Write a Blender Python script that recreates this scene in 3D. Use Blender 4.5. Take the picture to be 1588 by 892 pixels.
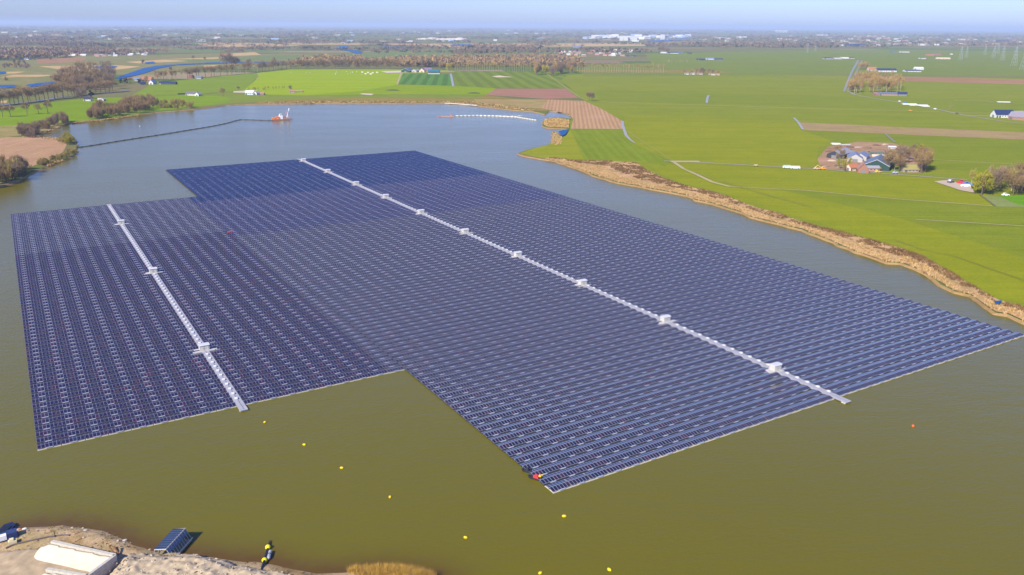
import bpy, math, random
import numpy as np
from mathutils import Vector, Matrix
from mathutils.geometry import tessellate_polygon
random.seed(7); rng = np.random.default_rng(7)
R = math.radians
for o in list(bpy.data.objects): bpy.data.objects.remove(o)
scene = bpy.context.scene
COL = scene.collection

# ------------------------------------------------------------------ camera
FPX, PITCH, ROLL, HEAD = 1271.31, 0.30967, 0.00657, 0.548245
CX, CY, CH = -2.078, 0.589, 119.84
_cp, _sp = math.cos(PITCH), math.sin(PITCH)
_fh = Vector((math.sin(HEAD), math.cos(HEAD), 0)); _rh = Vector((math.cos(HEAD), -math.sin(HEAD), 0)); _z = Vector((0, 0, 1))
_F = _cp*_fh - _sp*_z; _U = _sp*_fh + _cp*_z
_R2 = math.cos(ROLL)*_rh + math.sin(ROLL)*_U; _U2 = -math.sin(ROLL)*_rh + math.cos(ROLL)*_U
cam_d = bpy.data.cameras.new('camera'); cam = bpy.data.objects.new('camera', cam_d); COL.objects.link(cam)
cam_d.sensor_width = 36; cam_d.lens = 36*FPX/1588; cam_d.clip_start = 1; cam_d.clip_end = 300000
m = Matrix((( _R2.x, _U2.x, -_F.x, CX), (_R2.y, _U2.y, -_F.y, CY), (_R2.z, _U2.z, -_F.z, CH), (0, 0, 0, 1)))
cam.matrix_world = m
scene.camera = cam

# ------------------------------------------------------------------ sun, sky, exposure
SUN_EL = R(38)
sd = 0.62*_rh + 0.785*_fh                       # direction the shadows fall
sun_dir = Vector((-sd.x*math.cos(SUN_EL), -sd.y*math.cos(SUN_EL), math.sin(SUN_EL))).normalized()
ld = bpy.data.lights.new('sun', 'SUN'); ld.energy = 5.0; ld.angle = R(0.5); ld.color = (1.0, 0.92, 0.76)
sun = bpy.data.objects.new('sun', ld); COL.objects.link(sun)
sun.rotation_euler = sun_dir.to_track_quat('Z', 'Y').to_euler()
world = bpy.data.worlds.new('World'); scene.world = world; world.use_nodes = True
wn = world.node_tree; bg = wn.nodes['Background']
sky = wn.nodes.new('ShaderNodeTexSky'); sky.sky_type = 'NISHITA'; sky.sun_disc = False
sky.sun_elevation = SUN_EL; sky.sun_rotation = math.atan2(sun_dir.x, sun_dir.y)
sky.air_density = 1.0; sky.dust_density = 0.6; sky.ozone_density = 2.5; sky.altitude = 100
_tm = wn.nodes.new('ShaderNodeMix'); _tm.data_type = 'RGBA'; _tm.blend_type = 'MULTIPLY'; _tm.inputs[0].default_value = 1; _tm.inputs[7].default_value = (0.68, 0.83, 1.46, 1)
wn.links.new(sky.outputs[0], _tm.inputs[6]); wn.links.new(_tm.outputs[2], bg.inputs[0]); bg.inputs[1].default_value = 0.10
scene.view_settings.view_transform = 'Standard'; scene.view_settings.look = 'None'
scene.view_settings.exposure = 0.5; scene.view_settings.gamma = 1
scene.render.engine = 'CYCLES'
scene.cycles.max_bounces = 5; scene.cycles.volume_bounces = 1; scene.cycles.diffuse_bounces = 2; scene.cycles.glossy_bounces = 2

WZ, LZ = -0.6, 0.3                                # water level, land level

HX = [0, 400, 800, 1188, 1588]; HE = [-3.0, 0.1, 2.3, 0.8, -3.6]
def P(x, y, z=LZ):
    """ground point (world) seen at photograph pixel x, y"""
    hy = 446 + (_F.z*FPX + _R2.z*(x-794))/_U2.z
    e = float(np.interp(x, HX, HE)); f = max(0.0, 1-(y-40)/110.0)
    y = y + e*min(1, f)
    y = max(y, hy+1.8)
    d = _F*FPX + _R2*(x-794) - _U2*(y-446)
    t = (CH-z)/(-d.z)
    return Vector((CX+d.x*t, CY+d.y*t, z))
def C(r, d, z=LZ):
    return Vector((CX, CY, z)) + _rh*r + _fh*d - Vector((0, 0, 0))
def mpp(x, y):                                    # metres per photograph pixel there
    p = P(x, y); return (Vector((p.x-CX, p.y-CY, CH)).length)/FPX

# ------------------------------------------------------------------ materials
def node_mat(name):
    mt = bpy.data.materials.new(name); mt.use_nodes = True
    nt = mt.node_tree; b = nt.nodes['Principled BSDF']
    return mt, nt, b
_mc = {}
def plain(col, rough=0.7, spec=0.3, metal=0.0, var=0.12, scale=1.5):
    key = (tuple(round(c, 3) for c in col), rough, spec, metal, var, scale)
    if key in _mc: return _mc[key]
    mt, nt, b = node_mat('paint_%d' % len(_mc))
    n = nt.nodes.new('ShaderNodeTexNoise'); n.inputs['Scale'].default_value = scale; n.inputs['Detail'].default_value = 4
    g = nt.nodes.new('ShaderNodeNewGeometry'); nt.links.new(g.outputs['Position'], n.inputs['Vector'])
    mx = nt.nodes.new('ShaderNodeMix'); mx.data_type = 'RGBA'
    mx.inputs[6].default_value = (*[c*(1-var*1.6) for c in col], 1); mx.inputs[7].default_value = (*[min(1, c*(1+var)) for c in col], 1)
    nt.links.new(n.outputs[0], mx.inputs[0]); nt.links.new(mx.outputs[2], b.inputs['Base Color'])
    b.inputs['Roughness'].default_value = rough; b.inputs['Specular IOR Level'].default_value = spec; b.inputs['Metallic'].default_value = metal
    _mc[key] = mt; return mt

def noise(nt, scale, detail=4, rough=0.55, vec=None, dist=0.0):
    n = nt.nodes.new('ShaderNodeTexNoise'); n.inputs['Scale'].default_value = scale; n.inputs['Detail'].default_value = detail
    n.inputs['Roughness'].default_value = rough; n.inputs['Distortion'].default_value = dist
    if vec is None:
        g = nt.nodes.new('ShaderNodeNewGeometry'); vec = g.outputs['Position']
    nt.links.new(vec, n.inputs['Vector']); return n.outputs[0]
def ramp(nt, fac, stops):
    r = nt.nodes.new('ShaderNodeValToRGB'); e = r.color_ramp.elements
    e[0].position, e[0].color = stops[0][0], (*stops[0][1], 1)
    e[1].position, e[1].color = stops[-1][0], (*stops[-1][1], 1)
    for p, c in stops[1:-1]:
        x = e.new(p); x.color = (*c, 1)
    nt.links.new(fac, r.inputs[0]); return r.outputs[0]
def mixc(nt, fac, a, b, mode='MIX'):
    mx = nt.nodes.new('ShaderNodeMix'); mx.data_type = 'RGBA'; mx.blend_type = mode
    for s, v in ((0, fac), (6, a), (7, b)):
        if isinstance(v, (int, float)): mx.inputs[s].default_value = v
        elif isinstance(v, tuple): mx.inputs[s].default_value = (*v, 1)
        else: nt.links.new(v, mx.inputs[s])
    return mx.outputs[2]
def mth(nt, op, a, b=0.0, c=0.0):
    n = nt.nodes.new('ShaderNodeMath'); n.operation = op
    for i, v in enumerate((a, b, c)):
        if isinstance(v, (int, float)): n.inputs[i].default_value = v
        else: nt.links.new(v, n.inputs[i])
    return n.outputs[0]
def stretch(nt, ang, sx, sy):
    g = nt.nodes.new('ShaderNodeNewGeometry'); mp = nt.nodes.new('ShaderNodeMapping'); mp.vector_type = 'TEXTURE'
    mp.inputs['Rotation'].default_value = (0, 0, ang); mp.inputs['Scale'].default_value = (sx, sy, 1)
    nt.links.new(g.outputs['Position'], mp.inputs['Vector']); return mp.outputs[0]

def soil(name, c1, c2, ang=0.0, period=0, amt=0.3, streak=0.35, c3=None):
    """grass / ploughed field: broad patches, streaks along the working direction and optional stripes"""
    mt, nt, b = node_mat(name)
    a = noise(nt, 0.012, 4, 0.6); col = mixc(nt, ramp(nt, a, [(0.35, (0, 0, 0)), (0.68, (1, 1, 1))]), c1, c2)
    v = stretch(nt, ang, 90, 5); s = noise(nt, 1.0, 5, 0.7, v)
    s2 = noise(nt, 1.0, 3, 0.6, stretch(nt, ang, 420, 22)); col = mixc(nt, mth(nt, 'MULTIPLY', ramp(nt, s2, [(0.42, (0, 0, 0)), (0.58, (1, 1, 1))]), 0.45), col, tuple(x*1.16 for x in c2))
    s3 = noise(nt, 1.0, 2, 0.6, stretch(nt, ang, 150, 1.3)); col = mixc(nt, mth(nt, 'MULTIPLY', ramp(nt, s3, [(0.56, (0, 0, 0)), (0.7, (1, 1, 1))]), 0.5), col, tuple(x*1.35 for x in c2))
    col = mixc(nt, mth(nt, 'MULTIPLY', ramp(nt, s, [(0.4, (0, 0, 0)), (0.65, (1, 1, 1))]), streak), col, tuple(x*0.72 for x in c1))
    if c3:
        q = noise(nt, 0.03, 5, 0.7); col = mixc(nt, ramp(nt, q, [(0.5, (0, 0, 0)), (0.68, (1, 1, 1))]), col, c3)
    if period:
        w = nt.nodes.new('ShaderNodeTexWave'); w.wave_type = 'BANDS'; w.bands_direction = 'Y'
        w.inputs['Scale'].default_value = 1.0; w.inputs['Distortion'].default_value = 0.6; w.inputs['Detail'].default_value = 1
        v2 = stretch(nt, ang, period*3.18, period*3.18); nt.links.new(v2, w.inputs['Vector'])
        col = mixc(nt, mth(nt, 'MULTIPLY', ramp(nt, w.outputs[1], [(0.35, (0, 0, 0)), (0.65, (1, 1, 1))]), amt), col, tuple(x*0.5 for x in c1))
    m1 = noise(nt, 0.05, 6, 0.75); col = mixc(nt, mth(nt, 'MULTIPLY', ramp(nt, m1, [(0.5, (0, 0, 0)), (0.62, (1, 1, 1))]), 0.35), col, (c1[0]*0.68, c1[1]*0.86, c1[2]))
    m2 = noise(nt, 0.021, 5, 0.7); col = mixc(nt, mth(nt, 'MULTIPLY', ramp(nt, m2, [(0.55, (0, 0, 0)), (0.7, (1, 1, 1))]), 0.4), col, (c2[0]*1.3, c2[1]*1.12, c2[2]*1.8))
    f = noise(nt, 0.6, 3, 0.7)
    col = mixc(nt, 0.22, col, ramp(nt, f, [(0.3, tuple(x*0.5 for x in c1)), (0.7, tuple(min(1, x*1.5) for x in c2))]))
    nt.links.new(col, b.inputs['Base Color']); b.inputs['Roughness'].default_value = 1.0; b.inputs['Specular IOR Level'].default_value = 0.0
    return mt

def angpx(a, b_):
    p, q = P(*a), P(*b_); return math.atan2(q.y-p.y, q.x-p.x)
AR = -HEAD                                        # the picture's left-right direction in the world
GRASS = soil('grass_mid', (0.165, 0.198, 0.014), (0.205, 0.225, 0.017), AR)
GRASSY = soil('grass_yellow', (0.185, 0.210, 0.010), (0.228, 0.238, 0.012), AR)
GRASSD = soil('grass_deep', (0.150, 0.190, 0.014), (0.185, 0.212, 0.016), AR)
GRASSB = soil('grass_bright', (0.220, 0.300, 0.003), (0.260, 0.330, 0.005), AR, streak=0.15)
MEADOW = soil('meadow_olive', (0.150, 0.165, 0.045), (0.215, 0.195, 0.070), AR, c3=(0.30, 0.22, 0.11))
TAN = soil('reed_land', (0.38, 0.24, 0.09), (0.52, 0.36, 0.17), AR)
RUST = soil('rough_grass', (0.22, 0.15, 0.035), (0.26, 0.20, 0.05), AR, c3=(0.16, 0.18, 0.03))
PLOUGH = soil('ploughed_soil', (0.27, 0.14, 0.065), (0.34, 0.19, 0.095), AR, streak=0.4)

# ------------------------------------------------------------------ object helpers
def tag(o, label=None, cat=None, group=None, kind=None):
    if label: o['label'] = label
    if cat: o['category'] = cat
    if group: o['group'] = group
    if kind: o['kind'] = kind
    return o
def empty(name, loc, rz=0, label=None, cat=None, group=None):
    o = bpy.data.objects.new(name, None); COL.objects.link(o); o.location = loc; o.rotation_euler = (0, 0, rz)
    o.empty_display_size = 0.5
    return tag(o, label, cat, group)
def link(name, me, parent=None, loc=None):
    o = bpy.data.objects.new(name, me); COL.objects.link(o)
    if parent: o.parent = parent
    if loc is not None: o.location = loc
    return o
def npmesh(name, V, F, mats, midx=None, uv=None, smooth=False):
    """V (n,3), F (m,k) constant k"""
    V = np.asarray(V, np.float32); F = np.asarray(F, np.int32); k = F.shape[1]
    me = bpy.data.meshes.new(name)
    me.vertices.add(len(V)); me.vertices.foreach_set('co', V.ravel())
    me.loops.add(F.size); me.loops.foreach_set('vertex_index', F.ravel())
    me.polygons.add(len(F)); me.polygons.foreach_set('loop_start', np.arange(0, F.size, k, dtype=np.int32))
    me.polygons.foreach_set('loop_total', np.full(len(F), k, np.int32))
    for mt in mats: me.materials.append(mt)
    if midx is not None: me.polygons.foreach_set('material_index', np.asarray(midx, np.int32))
    if uv is not None:
        l = me.uv_layers.new(name='UVMap'); l.data.foreach_set('uv', np.asarray(uv, np.float32).ravel())
    me.polygons.foreach_set('use_smooth', np.full(len(F), bool(smooth)))
    me.update(calc_edges=True); me.validate(); return me

class MB:
    def __init__(s): s.v, s.f = [], []
    def poly(s, pts): n = len(s.v); s.v += [tuple(p) for p in pts]; s.f.append(tuple(range(n, n+len(pts)))); return s
    def box(s, x0, x1, y0, y1, z0, z1):
        n = len(s.v); s.v += [(x, y, z) for z in (z0, z1) for (x, y) in ((x0, y0), (x1, y0), (x1, y1), (x0, y1))]
        s.f += [tuple(n+i for i in f) for f in ((3, 2, 1, 0), (4, 5, 6, 7), (0, 1, 5, 4), (1, 2, 6, 5), (2, 3, 7, 6), (3, 0, 4, 7))]; return s
    def prism(s, prof, a, b, axis=0):
        """profile [(u,w)...] extruded from a to b along x (axis 0) or y (axis 1)"""
        n = len(s.v); k = len(prof)
        for t in (a, b): s.v += [((t, u, w) if axis == 0 else (u, t, w)) for u, w in prof]
        s.f.append(tuple(n+i for i in range(k))[::-1]); s.f.append(tuple(n+k+i for i in range(k)))
        for i in range(k): j = (i+1) % k; s.f.append((n+i, n+j, n+k+j, n+k+i))
        return s
    def tube(s, p, q, r0, r1=None, k=6, cap=True):
        p, q = Vector(p), Vector(q); r1 = r0 if r1 is None else r1; d = (q-p).normalized()
        a = d.orthogonal().normalized(); b = d.cross(a); n = len(s.v)
        for c, r in ((p, r0), (q, r1)):
            s.v += [tuple(c + (a*math.cos(2*math.pi*i/k)+b*math.sin(2*math.pi*i/k))*r) for i in range(k)]
        for i in range(k): j = (i+1) % k; s.f.append((n+i, n+j, n+k+j, n+k+i))
        if cap: s.f.append(tuple(n+i for i in range(k))[::-1]); s.f.append(tuple(n+k+i for i in range(k)))
        return s
    def path(s, pts, r, k=6):
        for i in range(len(pts)-1): s.tube(pts[i], pts[i+1], r, r, k)
        return s
    def ball(s, c, r, sx=1, sy=1, sz=1, nu=10, nv=6):
        n = len(s.v); c = Vector(c)
        for j in range(1, nv):
            t = math.pi*j/nv
            for i in range(nu):
                a = 2*math.pi*i/nu; s.v.append((c.x+r*sx*math.sin(t)*math.cos(a), c.y+r*sy*math.sin(t)*math.sin(a), c.z+r*sz*math.cos(t)))
        s.v += [(c.x, c.y, c.z+r*sz), (c.x, c.y, c.z-r*sz)]; T, B = len(s.v)-2, len(s.v)-1
        for j in range(nv-2):
            for i in range(nu): k2 = (i+1) % nu; a = n+j*nu; s.f.append((a+i, a+nu+i, a+nu+k2, a+k2))
        for i in range(nu):
            k2 = (i+1) % nu; s.f.append((T, n+i, n+k2)); a = n+(nv-2)*nu; s.f.append((B, a+k2, a+i))
        return s
    def mesh(s, name, mat, smooth=False):
        me = bpy.data.meshes.new(name); me.from_pydata(s.v, [], s.f); me.materials.append(mat)
        if smooth: me.polygons.foreach_set('use_smooth', np.ones(len(me.polygons), bool))
        me.update(); return me
    def build(s, name, mat, parent=None, loc=None, smooth=False): return link(name, s.mesh(name, mat, smooth), parent, loc)

def copy_tree(o, loc=None, rz=None, parent=None, label=None, group=None, sc=None):
    c = o.copy(); COL.objects.link(c)
    if parent is not None: c.parent = parent
    if loc is not None: c.location = loc
    if rz is not None: c.rotation_euler = (0, 0, rz)
    if sc is not None: c.scale = sc if isinstance(sc, tuple) else (sc, sc, sc)
    if label: c['label'] = label
    if group: c['group'] = group
    for ch in KIDS.get(o.name, []):
        d = ch.copy(); COL.objects.link(d); d.parent = c
        for g in KIDS.get(ch.name, []): e = g.copy(); COL.objects.link(e); e.parent = d
    return c
KIDS = {}
def kids(o):
    KIDS[o.name] = list(o.children)
    for ch in o.children: KIDS[ch.name] = list(ch.children)
ORD = ['first', 'second', 'third', 'fourth', 'fifth', 'sixth', 'seventh', 'eighth', 'ninth', 'tenth', 'eleventh', 'twelfth', 'thirteenth', 'fourteenth',
       'fifteenth', 'sixteenth', 'seventeenth', 'eighteenth', 'nineteenth', 'twentieth']
def ordn(i):
    if i < 20: return ORD[i]
    tens = {2: ('twenty', 'twentieth'), 3: ('thirty', 'thirtieth'), 4: ('forty', 'fortieth'), 5: ('fifty', 'fiftieth'), 6: ('sixty', 'sixtieth'),
            7: ('seventy', 'seventieth'), 8: ('eighty', 'eightieth'), 9: ('ninety', 'ninetieth'), 10: ('hundred', 'hundredth'), 11: ('hundred ten', 'hundred tenth'), 12: ('hundred twenty', 'hundred twentieth'), 13: ('hundred thirty', 'hundred thirtieth')}
    n = i+1; t, u = divmod(n, 10)
    return tens[t][1] if u == 0 else tens[t][0]+' '+ORD[u-1]

def sheet(name, pts, z, mat, holes=None):
    vs = [Vector((p.x, p.y, 0)) for p in pts]; loops = [vs] + [[Vector((p.x, p.y, 0)) for p in h] for h in (holes or [])]
    allv = [v for l in loops for v in l]; tri = tessellate_polygon(loops)
    F = []
    for t in tri:
        a, b, c = (allv[i] for i in t)
        F.append(tuple(t) if (b-a).cross(c-a).z > 0 else tuple(t)[::-1])
    me = bpy.data.meshes.new(name); me.from_pydata([(v.x, v.y, z) for v in allv], [], F); me.materials.append(mat); me.update()
    return tag(link(name, me), kind='structure')
layer = [0]
def field(px, mat, name='field'):
    layer[0] += 1
    return sheet(name, [P(*q) for q in px], LZ+0.004*layer[0], mat)
def strip(px, w, mat, name, z=None, widths=None):
    layer[0] += 1; z = LZ+0.004*layer[0] if z is None else z
    pts = [P(*q) for q in px]; n = len(pts); V = []
    for i, p in enumerate(pts):
        d = (pts[min(n-1, i+1)]-pts[max(0, i-1)]); d.z = 0; d.normalize(); s = Vector((-d.y, d.x, 0))*((widths[i] if widths else w)/2)
        V += [(p.x+s.x, p.y+s.y, z), (p.x-s.x, p.y-s.y, z)]
    F = [(2*i, 2*i+1, 2*i+3, 2*i+2) for i in range(n-1)]
    me = bpy.data.meshes.new(name); me.from_pydata(V, [], F); me.materials.append(mat); me.update()
    return tag(link(name, me), kind='structure')

def inside(poly, X, Y):
    r = np.zeros(X.shape, bool); n = len(poly)
    for i in range(n):
        x1, y1 = poly[i]; x2, y2 = poly[(i+1) % n]
        c = ((y1 > Y) != (y2 > Y)) & (X < (x2-x1)*(Y-y1)/((y2-y1) if y2 != y1 else 1e-9)+x1); r ^= c
    return r
def dist_line(line, X, Y):
    D = np.full(X.shape, 1e9)
    for i in range(len(line)-1):
        x1, y1 = line[i]; x2, y2 = line[i+1]; dx, dy = x2-x1, y2-y1
        t = np.clip(((X-x1)*dx+(Y-y1)*dy)/(dx*dx+dy*dy+1e-9), 0, 1); D = np.minimum(D, np.hypot(X-x1-t*dx, Y-y1-t*dy))
    return D

# ------------------------------------------------------------------ lake outline
LAKE_PX = [(0, 288), (20, 284), (38, 274), (55, 264), (75, 257), (98, 249), (112, 242), (119, 236), (119, 224), (114, 214), (100, 213), (86, 214), (66, 211), (60, 206), (80, 202),
  (92, 200), (90, 197), (100, 193), (112, 190), (150, 187), (185, 183), (215, 178), (240, 174), (270, 172), (300, 169.5), (330, 166), (350, 163), (380, 161.5), (420, 161), (500, 160),
  (560, 160), (620, 160.5), (690, 160), (740, 164), (790, 170), (828, 173), (845, 177), (852, 172), (872, 174), (887, 180), (886, 184), (866, 182), (848, 184), (842, 189),
  (841, 194), (848, 198), (866, 199), (882, 200), (878, 208), (873, 214), (866, 207), (858, 203), (857, 210), (855, 218), (854, 223), (830, 229), (812, 234), (803, 238),
  (820, 243), (845, 247), (863, 250), (882, 257), (915, 269), (930, 275), (959, 283), (987, 288), (1011, 293), (1045, 299), (1069, 304), (1078, 310), (1107, 316), (1143, 327),
  (1164, 336), (1191, 343), (1244, 356), (1282, 371), (1326, 390), (1376, 407), (1398, 408), (1420, 416), (1448, 432), (1481, 452), (1506, 458), (1528, 474), (1544, 485), (1564, 488),
  (1588, 499), (1650, 522)]
_l = [P(*q) for q in LAKE_PX]; _d = []
_r = random.Random(3)
for _a, _b in zip(_l[:-1], _l[1:]):
    _n = max(1, int((_b-_a).length/7)); _t = (_b-_a).normalized(); _nn = Vector((-_t.y, _t.x, 0))
    _d.append(_a)
    for _k in range(1, _n): _d.append(_a+(_b-_a)*(_k/_n)+_nn*_r.uniform(-1.6, 1.6))
_d.append(_l[-1])
lake = _d + [C(760, 420), C(900, -300), C(-760, -300), C(-760, 250), P(-140, 322)]
BIG = 100000
outer = [Vector((sx*BIG, sy*BIG, 0)) for sx, sy in ((-1, -1), (1, -1), (1, 1), (-1, 1))]

# ground: patchwork of parcels out to the horizon
mt, nt, b = node_mat('ground_patchwork')
v = stretch(nt, AR+0.10, 520, 260)
vo = nt.nodes.new('ShaderNodeTexVoronoi'); vo.distance = 'CHEBYCHEV'; vo.inputs['Scale'].default_value = 1.0; nt.links.new(v, vo.inputs['Vector'])
sep = nt.nodes.new('ShaderNodeSeparateColor'); nt.links.new(vo.outputs['Color'], sep.inputs[0])
col = ramp(nt, sep.outputs[0], [(0.0, (0.085, 0.135, 0.022)), (0.3, (0.12, 0.165, 0.03)), (0.55, (0.15, 0.175, 0.035)), (0.7, (0.20, 0.18, 0.07)), (0.8, (0.10, 0.14, 0.03)), (0.9, (0.34, 0.26, 0.15)), (1.0, (0.24, 0.17, 0.10))])
s = noise(nt, 1.0, 5, 0.7, stretch(nt, AR, 300, 18)); col = mixc(nt, mth(nt, 'MULTIPLY', s, 0.35), col, (0.07, 0.09, 0.03))
s = noise(nt, 0.0016, 6, 0.65); col = mixc(nt, ramp(nt, s, [(0.46, (0, 0, 0)), (0.62, (0.75, 0.75, 0.75))]), col, (0.20, 0.16, 0.075))
nt.links.new(col, b.inputs['Base Color']); b.inputs['Roughness'].default_value = 1; b.inputs['Specular IOR Level'].default_value = 0
GROUND = mt
sheet('ground', outer, LZ, GROUND, [lake])
# banks down into the water
bv, bf = [], []; n = len(lake)
for i, p in enumerate(lake):
    d = lake[(i+1) % n]-lake[i-1]; d.z = 0; d.normalize(); nrm = Vector((d.y, -d.x, 0))       # towards the water
    if not inside([(q.x, q.y) for q in lake], np.array([p.x+nrm.x]), np.array([p.y+nrm.y]))[0]: nrm = -nrm
    bv += [(p.x, p.y, LZ), (p.x+nrm.x*2.2, p.y+nrm.y*2.2, WZ-0.6)]
for i in range(n): j = (i+1) % n; bf.append((2*i, 2*j, 2*j+1, 2*i+1))
me = bpy.data.meshes.new('bank'); me.from_pydata(bv, [], bf); me.materials.append(soil('bank_mud', (0.20, 0.12, 0.05), (0.34, 0.22, 0.10), AR)); me.update()
tag(link('bank', me), kind='structure')

# ------------------------------------------------------------------ near sand bank (outline) and water
SHORE_PX = [(-140, 870), (-60, 846), (-20, 835), (5, 829), (14, 825), (25, 818), (42, 816), (76, 814), (103, 812), (107, 814), (139, 817), (164, 821), (183, 829), (196, 835), (209, 842), (227, 847), (242, 853), (261, 859),
  (276, 857), (293, 858), (318, 860), (344, 864), (380, 869), (399, 868), (427, 873), (456, 880), (493, 887), (531, 885), (550, 883), (585, 881), (616, 881), (645, 885), (663, 889), (680, 893), (705, 905), (730, 940)]
shore = [tuple(P(x, y, WZ)[:2]) for x, y in SHORE_PX]
bankpoly = shore + [tuple(P(760, 1100, WZ)[:2]), tuple(P(-160, 1100, WZ)[:2])]
def dense(lo, hi, d0, d1, step, out):
    a = list(np.arange(d0, d1+step, step)); L = [lo]; x = d0-out
    pre = []
    while x > lo: pre.append(x); x -= out
    post = []; x = a[-1]+out
    while x < hi: post.append(x); x += out
    return np.array([lo]+pre[::-1]+a+post+[hi])
sx = [q[0] for q in shore]; sy = [q[1] for q in shore]
xs = dense(-1600, 2200, min(sx)-25, max(sx)+25, 1.6, 220); ys = dense(-600, 3000, min(sy)-12, max(sy)+30, 1.6, 220)
X, Y = np.meshgrid(xs, ys); D = dist_line(shore, X, Y); ins = inside(bankpoly, X, Y); D[ins] = 0
V = np.stack([X, Y, np.full_like(X, WZ)], -1).reshape(-1, 3); nx, ny = len(xs), len(ys)
I = (np.arange(ny-1)[:, None]*nx+np.arange(nx-1)[None]).ravel(); F = np.stack([I, I+1, I+1+nx, I+nx], -1)
mt, nt, b = node_mat('lake_water')
at = nt.nodes.new('ShaderNodeAttribute'); at.attribute_name = 'shore'
big = noise(nt, 0.006, 4, 0.6)
deep = mixc(nt, big, (0.133, 0.112, 0.001), (0.118, 0.104, 0.003))
sh = mth(nt, 'MULTIPLY', at.outputs['Fac'], mth(nt, 'ADD', 0.55, noise(nt, 0.25, 4)))
col = mixc(nt, sh, deep, (0.10, 0.055, 0.006))
nt.links.new(col, b.inputs['Base Color']); b.inputs['IOR'].default_value = 1.333; b.inputs['Specular Tint'].default_value = (0.28, 0.78, 1.0, 1)
wr = noise(nt, 1.0, 5, 0.6, stretch(nt, AR+0.25, 160, 45))
b.inputs['Roughness'].default_value = 0.12
nt.links.new(mth(nt, 'ADD', 0.07, mth(nt, 'MULTIPLY', wr, 0.18)), b.inputs['Roughness'])
w1 = noise(nt, 1.0, 4, 0.6, stretch(nt, AR+0.35, 2.6, 1.1)); w2 = noise(nt, 1.0, 3, 0.5, stretch(nt, AR+0.1, 14, 5))
hh = mth(nt, 'ADD', mth(nt, 'MULTIPLY', w1, 0.22), mth(nt, 'MULTIPLY', w2, 0.30))
bp = nt.nodes.new('ShaderNodeBump'); bp.inputs['Strength'].default_value = 0.6; bp.inputs['Distance'].default_value = 1.0
nt.links.new(hh, bp.inputs['Height']); nt.links.new(bp.outputs[0], b.inputs['Normal'])
WATER = mt
me = npmesh('lake_water', V, F, [WATER])
a = me.attributes.new('shore', 'FLOAT', 'POINT'); a.data.foreach_set('value', np.exp(-(D.ravel()/4.5)**1.3).astype(np.float32))
tag(link('lake_water', me), kind='structure')

# near bank height field
xs = np.arange(min(q[0] for q in bankpoly)-2, max(q[0] for q in bankpoly)+2, 0.7); ys = np.arange(min(q[1] for q in bankpoly)-2, max(q[1] for q in bankpoly)+2, 0.7)
X, Y = np.meshgrid(xs, ys); D = dist_line(shore, X, Y); ins = inside(bankpoly, X, Y)
def vnoise(X, Y, s, seed):
    r = np.random.default_rng(seed); T = r.random((64, 64)); x = X/s; y = Y/s; i = np.floor(x).astype(int); j = np.floor(y).astype(int); u = x-i; v = y-j; u = u*u*(3-2*u); v = v*v*(3-2*v)
    g = lambda a, b: T[a % 64, b % 64]
    return (g(i, j)*(1-u)+g(i+1, j)*u)*(1-v)+(g(i, j+1)*(1-u)+g(i+1, j+1)*u)*v
Nz = vnoise(X, Y, 6, 1)*0.35+vnoise(X, Y, 2.2, 2)*0.22+vnoise(X, Y, 1.1, 3)*0.14-0.35
S = np.where(ins, D, -D); t = np.clip((S+1.2)/4.5, 0, 1); Z = WZ-0.7+t*(LZ-WZ+0.7)+Nz*np.clip(S/3, 0, 1)
V = np.stack([X, Y, Z], -1).reshape(-1, 3); nx, ny = len(xs), len(ys)
I = (np.arange(ny-1)[:, None]*nx+np.arange(nx-1)[None]).ravel(); F = np.stack([I, I+1, I+1+nx, I+nx], -1)
keep = (S > -4).ravel()[F].all(1); F = F[keep]
mt, nt, b = node_mat('sandy_bank')
a1 = noise(nt, 0.09, 6, 0.65); a2 = noise(nt, 0.7, 6, 0.7); a3 = noise(nt, 3.5, 4, 0.7)
c = ramp(nt, a1, [(0.35, (0.36, 0.23, 0.10)), (0.5, (0.56, 0.40, 0.23)), (0.65, (0.44, 0.33, 0.15))])
c = mixc(nt, ramp(nt, a2, [(0.5, (0, 0, 0)), (0.66, (0.75, 0.75, 0.75))]), c, (0.26, 0.20, 0.08))
c = mixc(nt, ramp(nt, a3, [(0.35, (0.5, 0.5, 0.5)), (0.55, (0, 0, 0))]), c, (0.17, 0.11, 0.06))
nt.links.new(c, b.inputs['Base Color']); b.inputs['Roughness'].default_value = 1; b.inputs['Specular IOR Level'].default_value = 0.05
bp = nt.nodes.new('ShaderNodeBump'); bp.inputs['Distance'].default_value = 0.25; nt.links.new(a3, bp.inputs['Height']); nt.links.new(bp.outputs[0], b.inputs['Normal'])
SAND = mt
tag(link('sand_bank', npmesh('sand_bank', V, F, [SAND], smooth=True)), kind='structure')
def bankz(p):
    i = int(np.clip(round((p[0]-xs[0])/0.7), 0, nx-1)); j = int(np.clip(round((p[1]-ys[0])/0.7), 0, ny-1)); return float(Z[j, i])

# ------------------------------------------------------------------ air
HZ = MB().box(-BIG-500, BIG+500, -BIG-500, BIG+500, -6, 172)
mt = bpy.data.materials.new('haze_air'); mt.use_nodes = True; nt = mt.node_tree; nt.nodes.clear()
ou = nt.nodes.new('ShaderNodeOutputMaterial'); vp = nt.nodes.new('ShaderNodeVolumePrincipled')
vp.inputs['Color'].default_value = (0.58, 0.71, 1.0, 1); vp.inputs['Density'].default_value = 6.0e-5; vp.inputs['Anisotropy'].default_value = 0.0
nt.links.new(vp.outputs[0], ou.inputs['Volume'])
tag(HZ.build('haze', mt), kind='stuff')
# ------------------------------------------------------------------ fields, tracks, ditches
GG = lambda nm, c, **k: soil(nm, c, tuple(x*1.22 for x in c), k.pop('ang', AR), **k)
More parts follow.
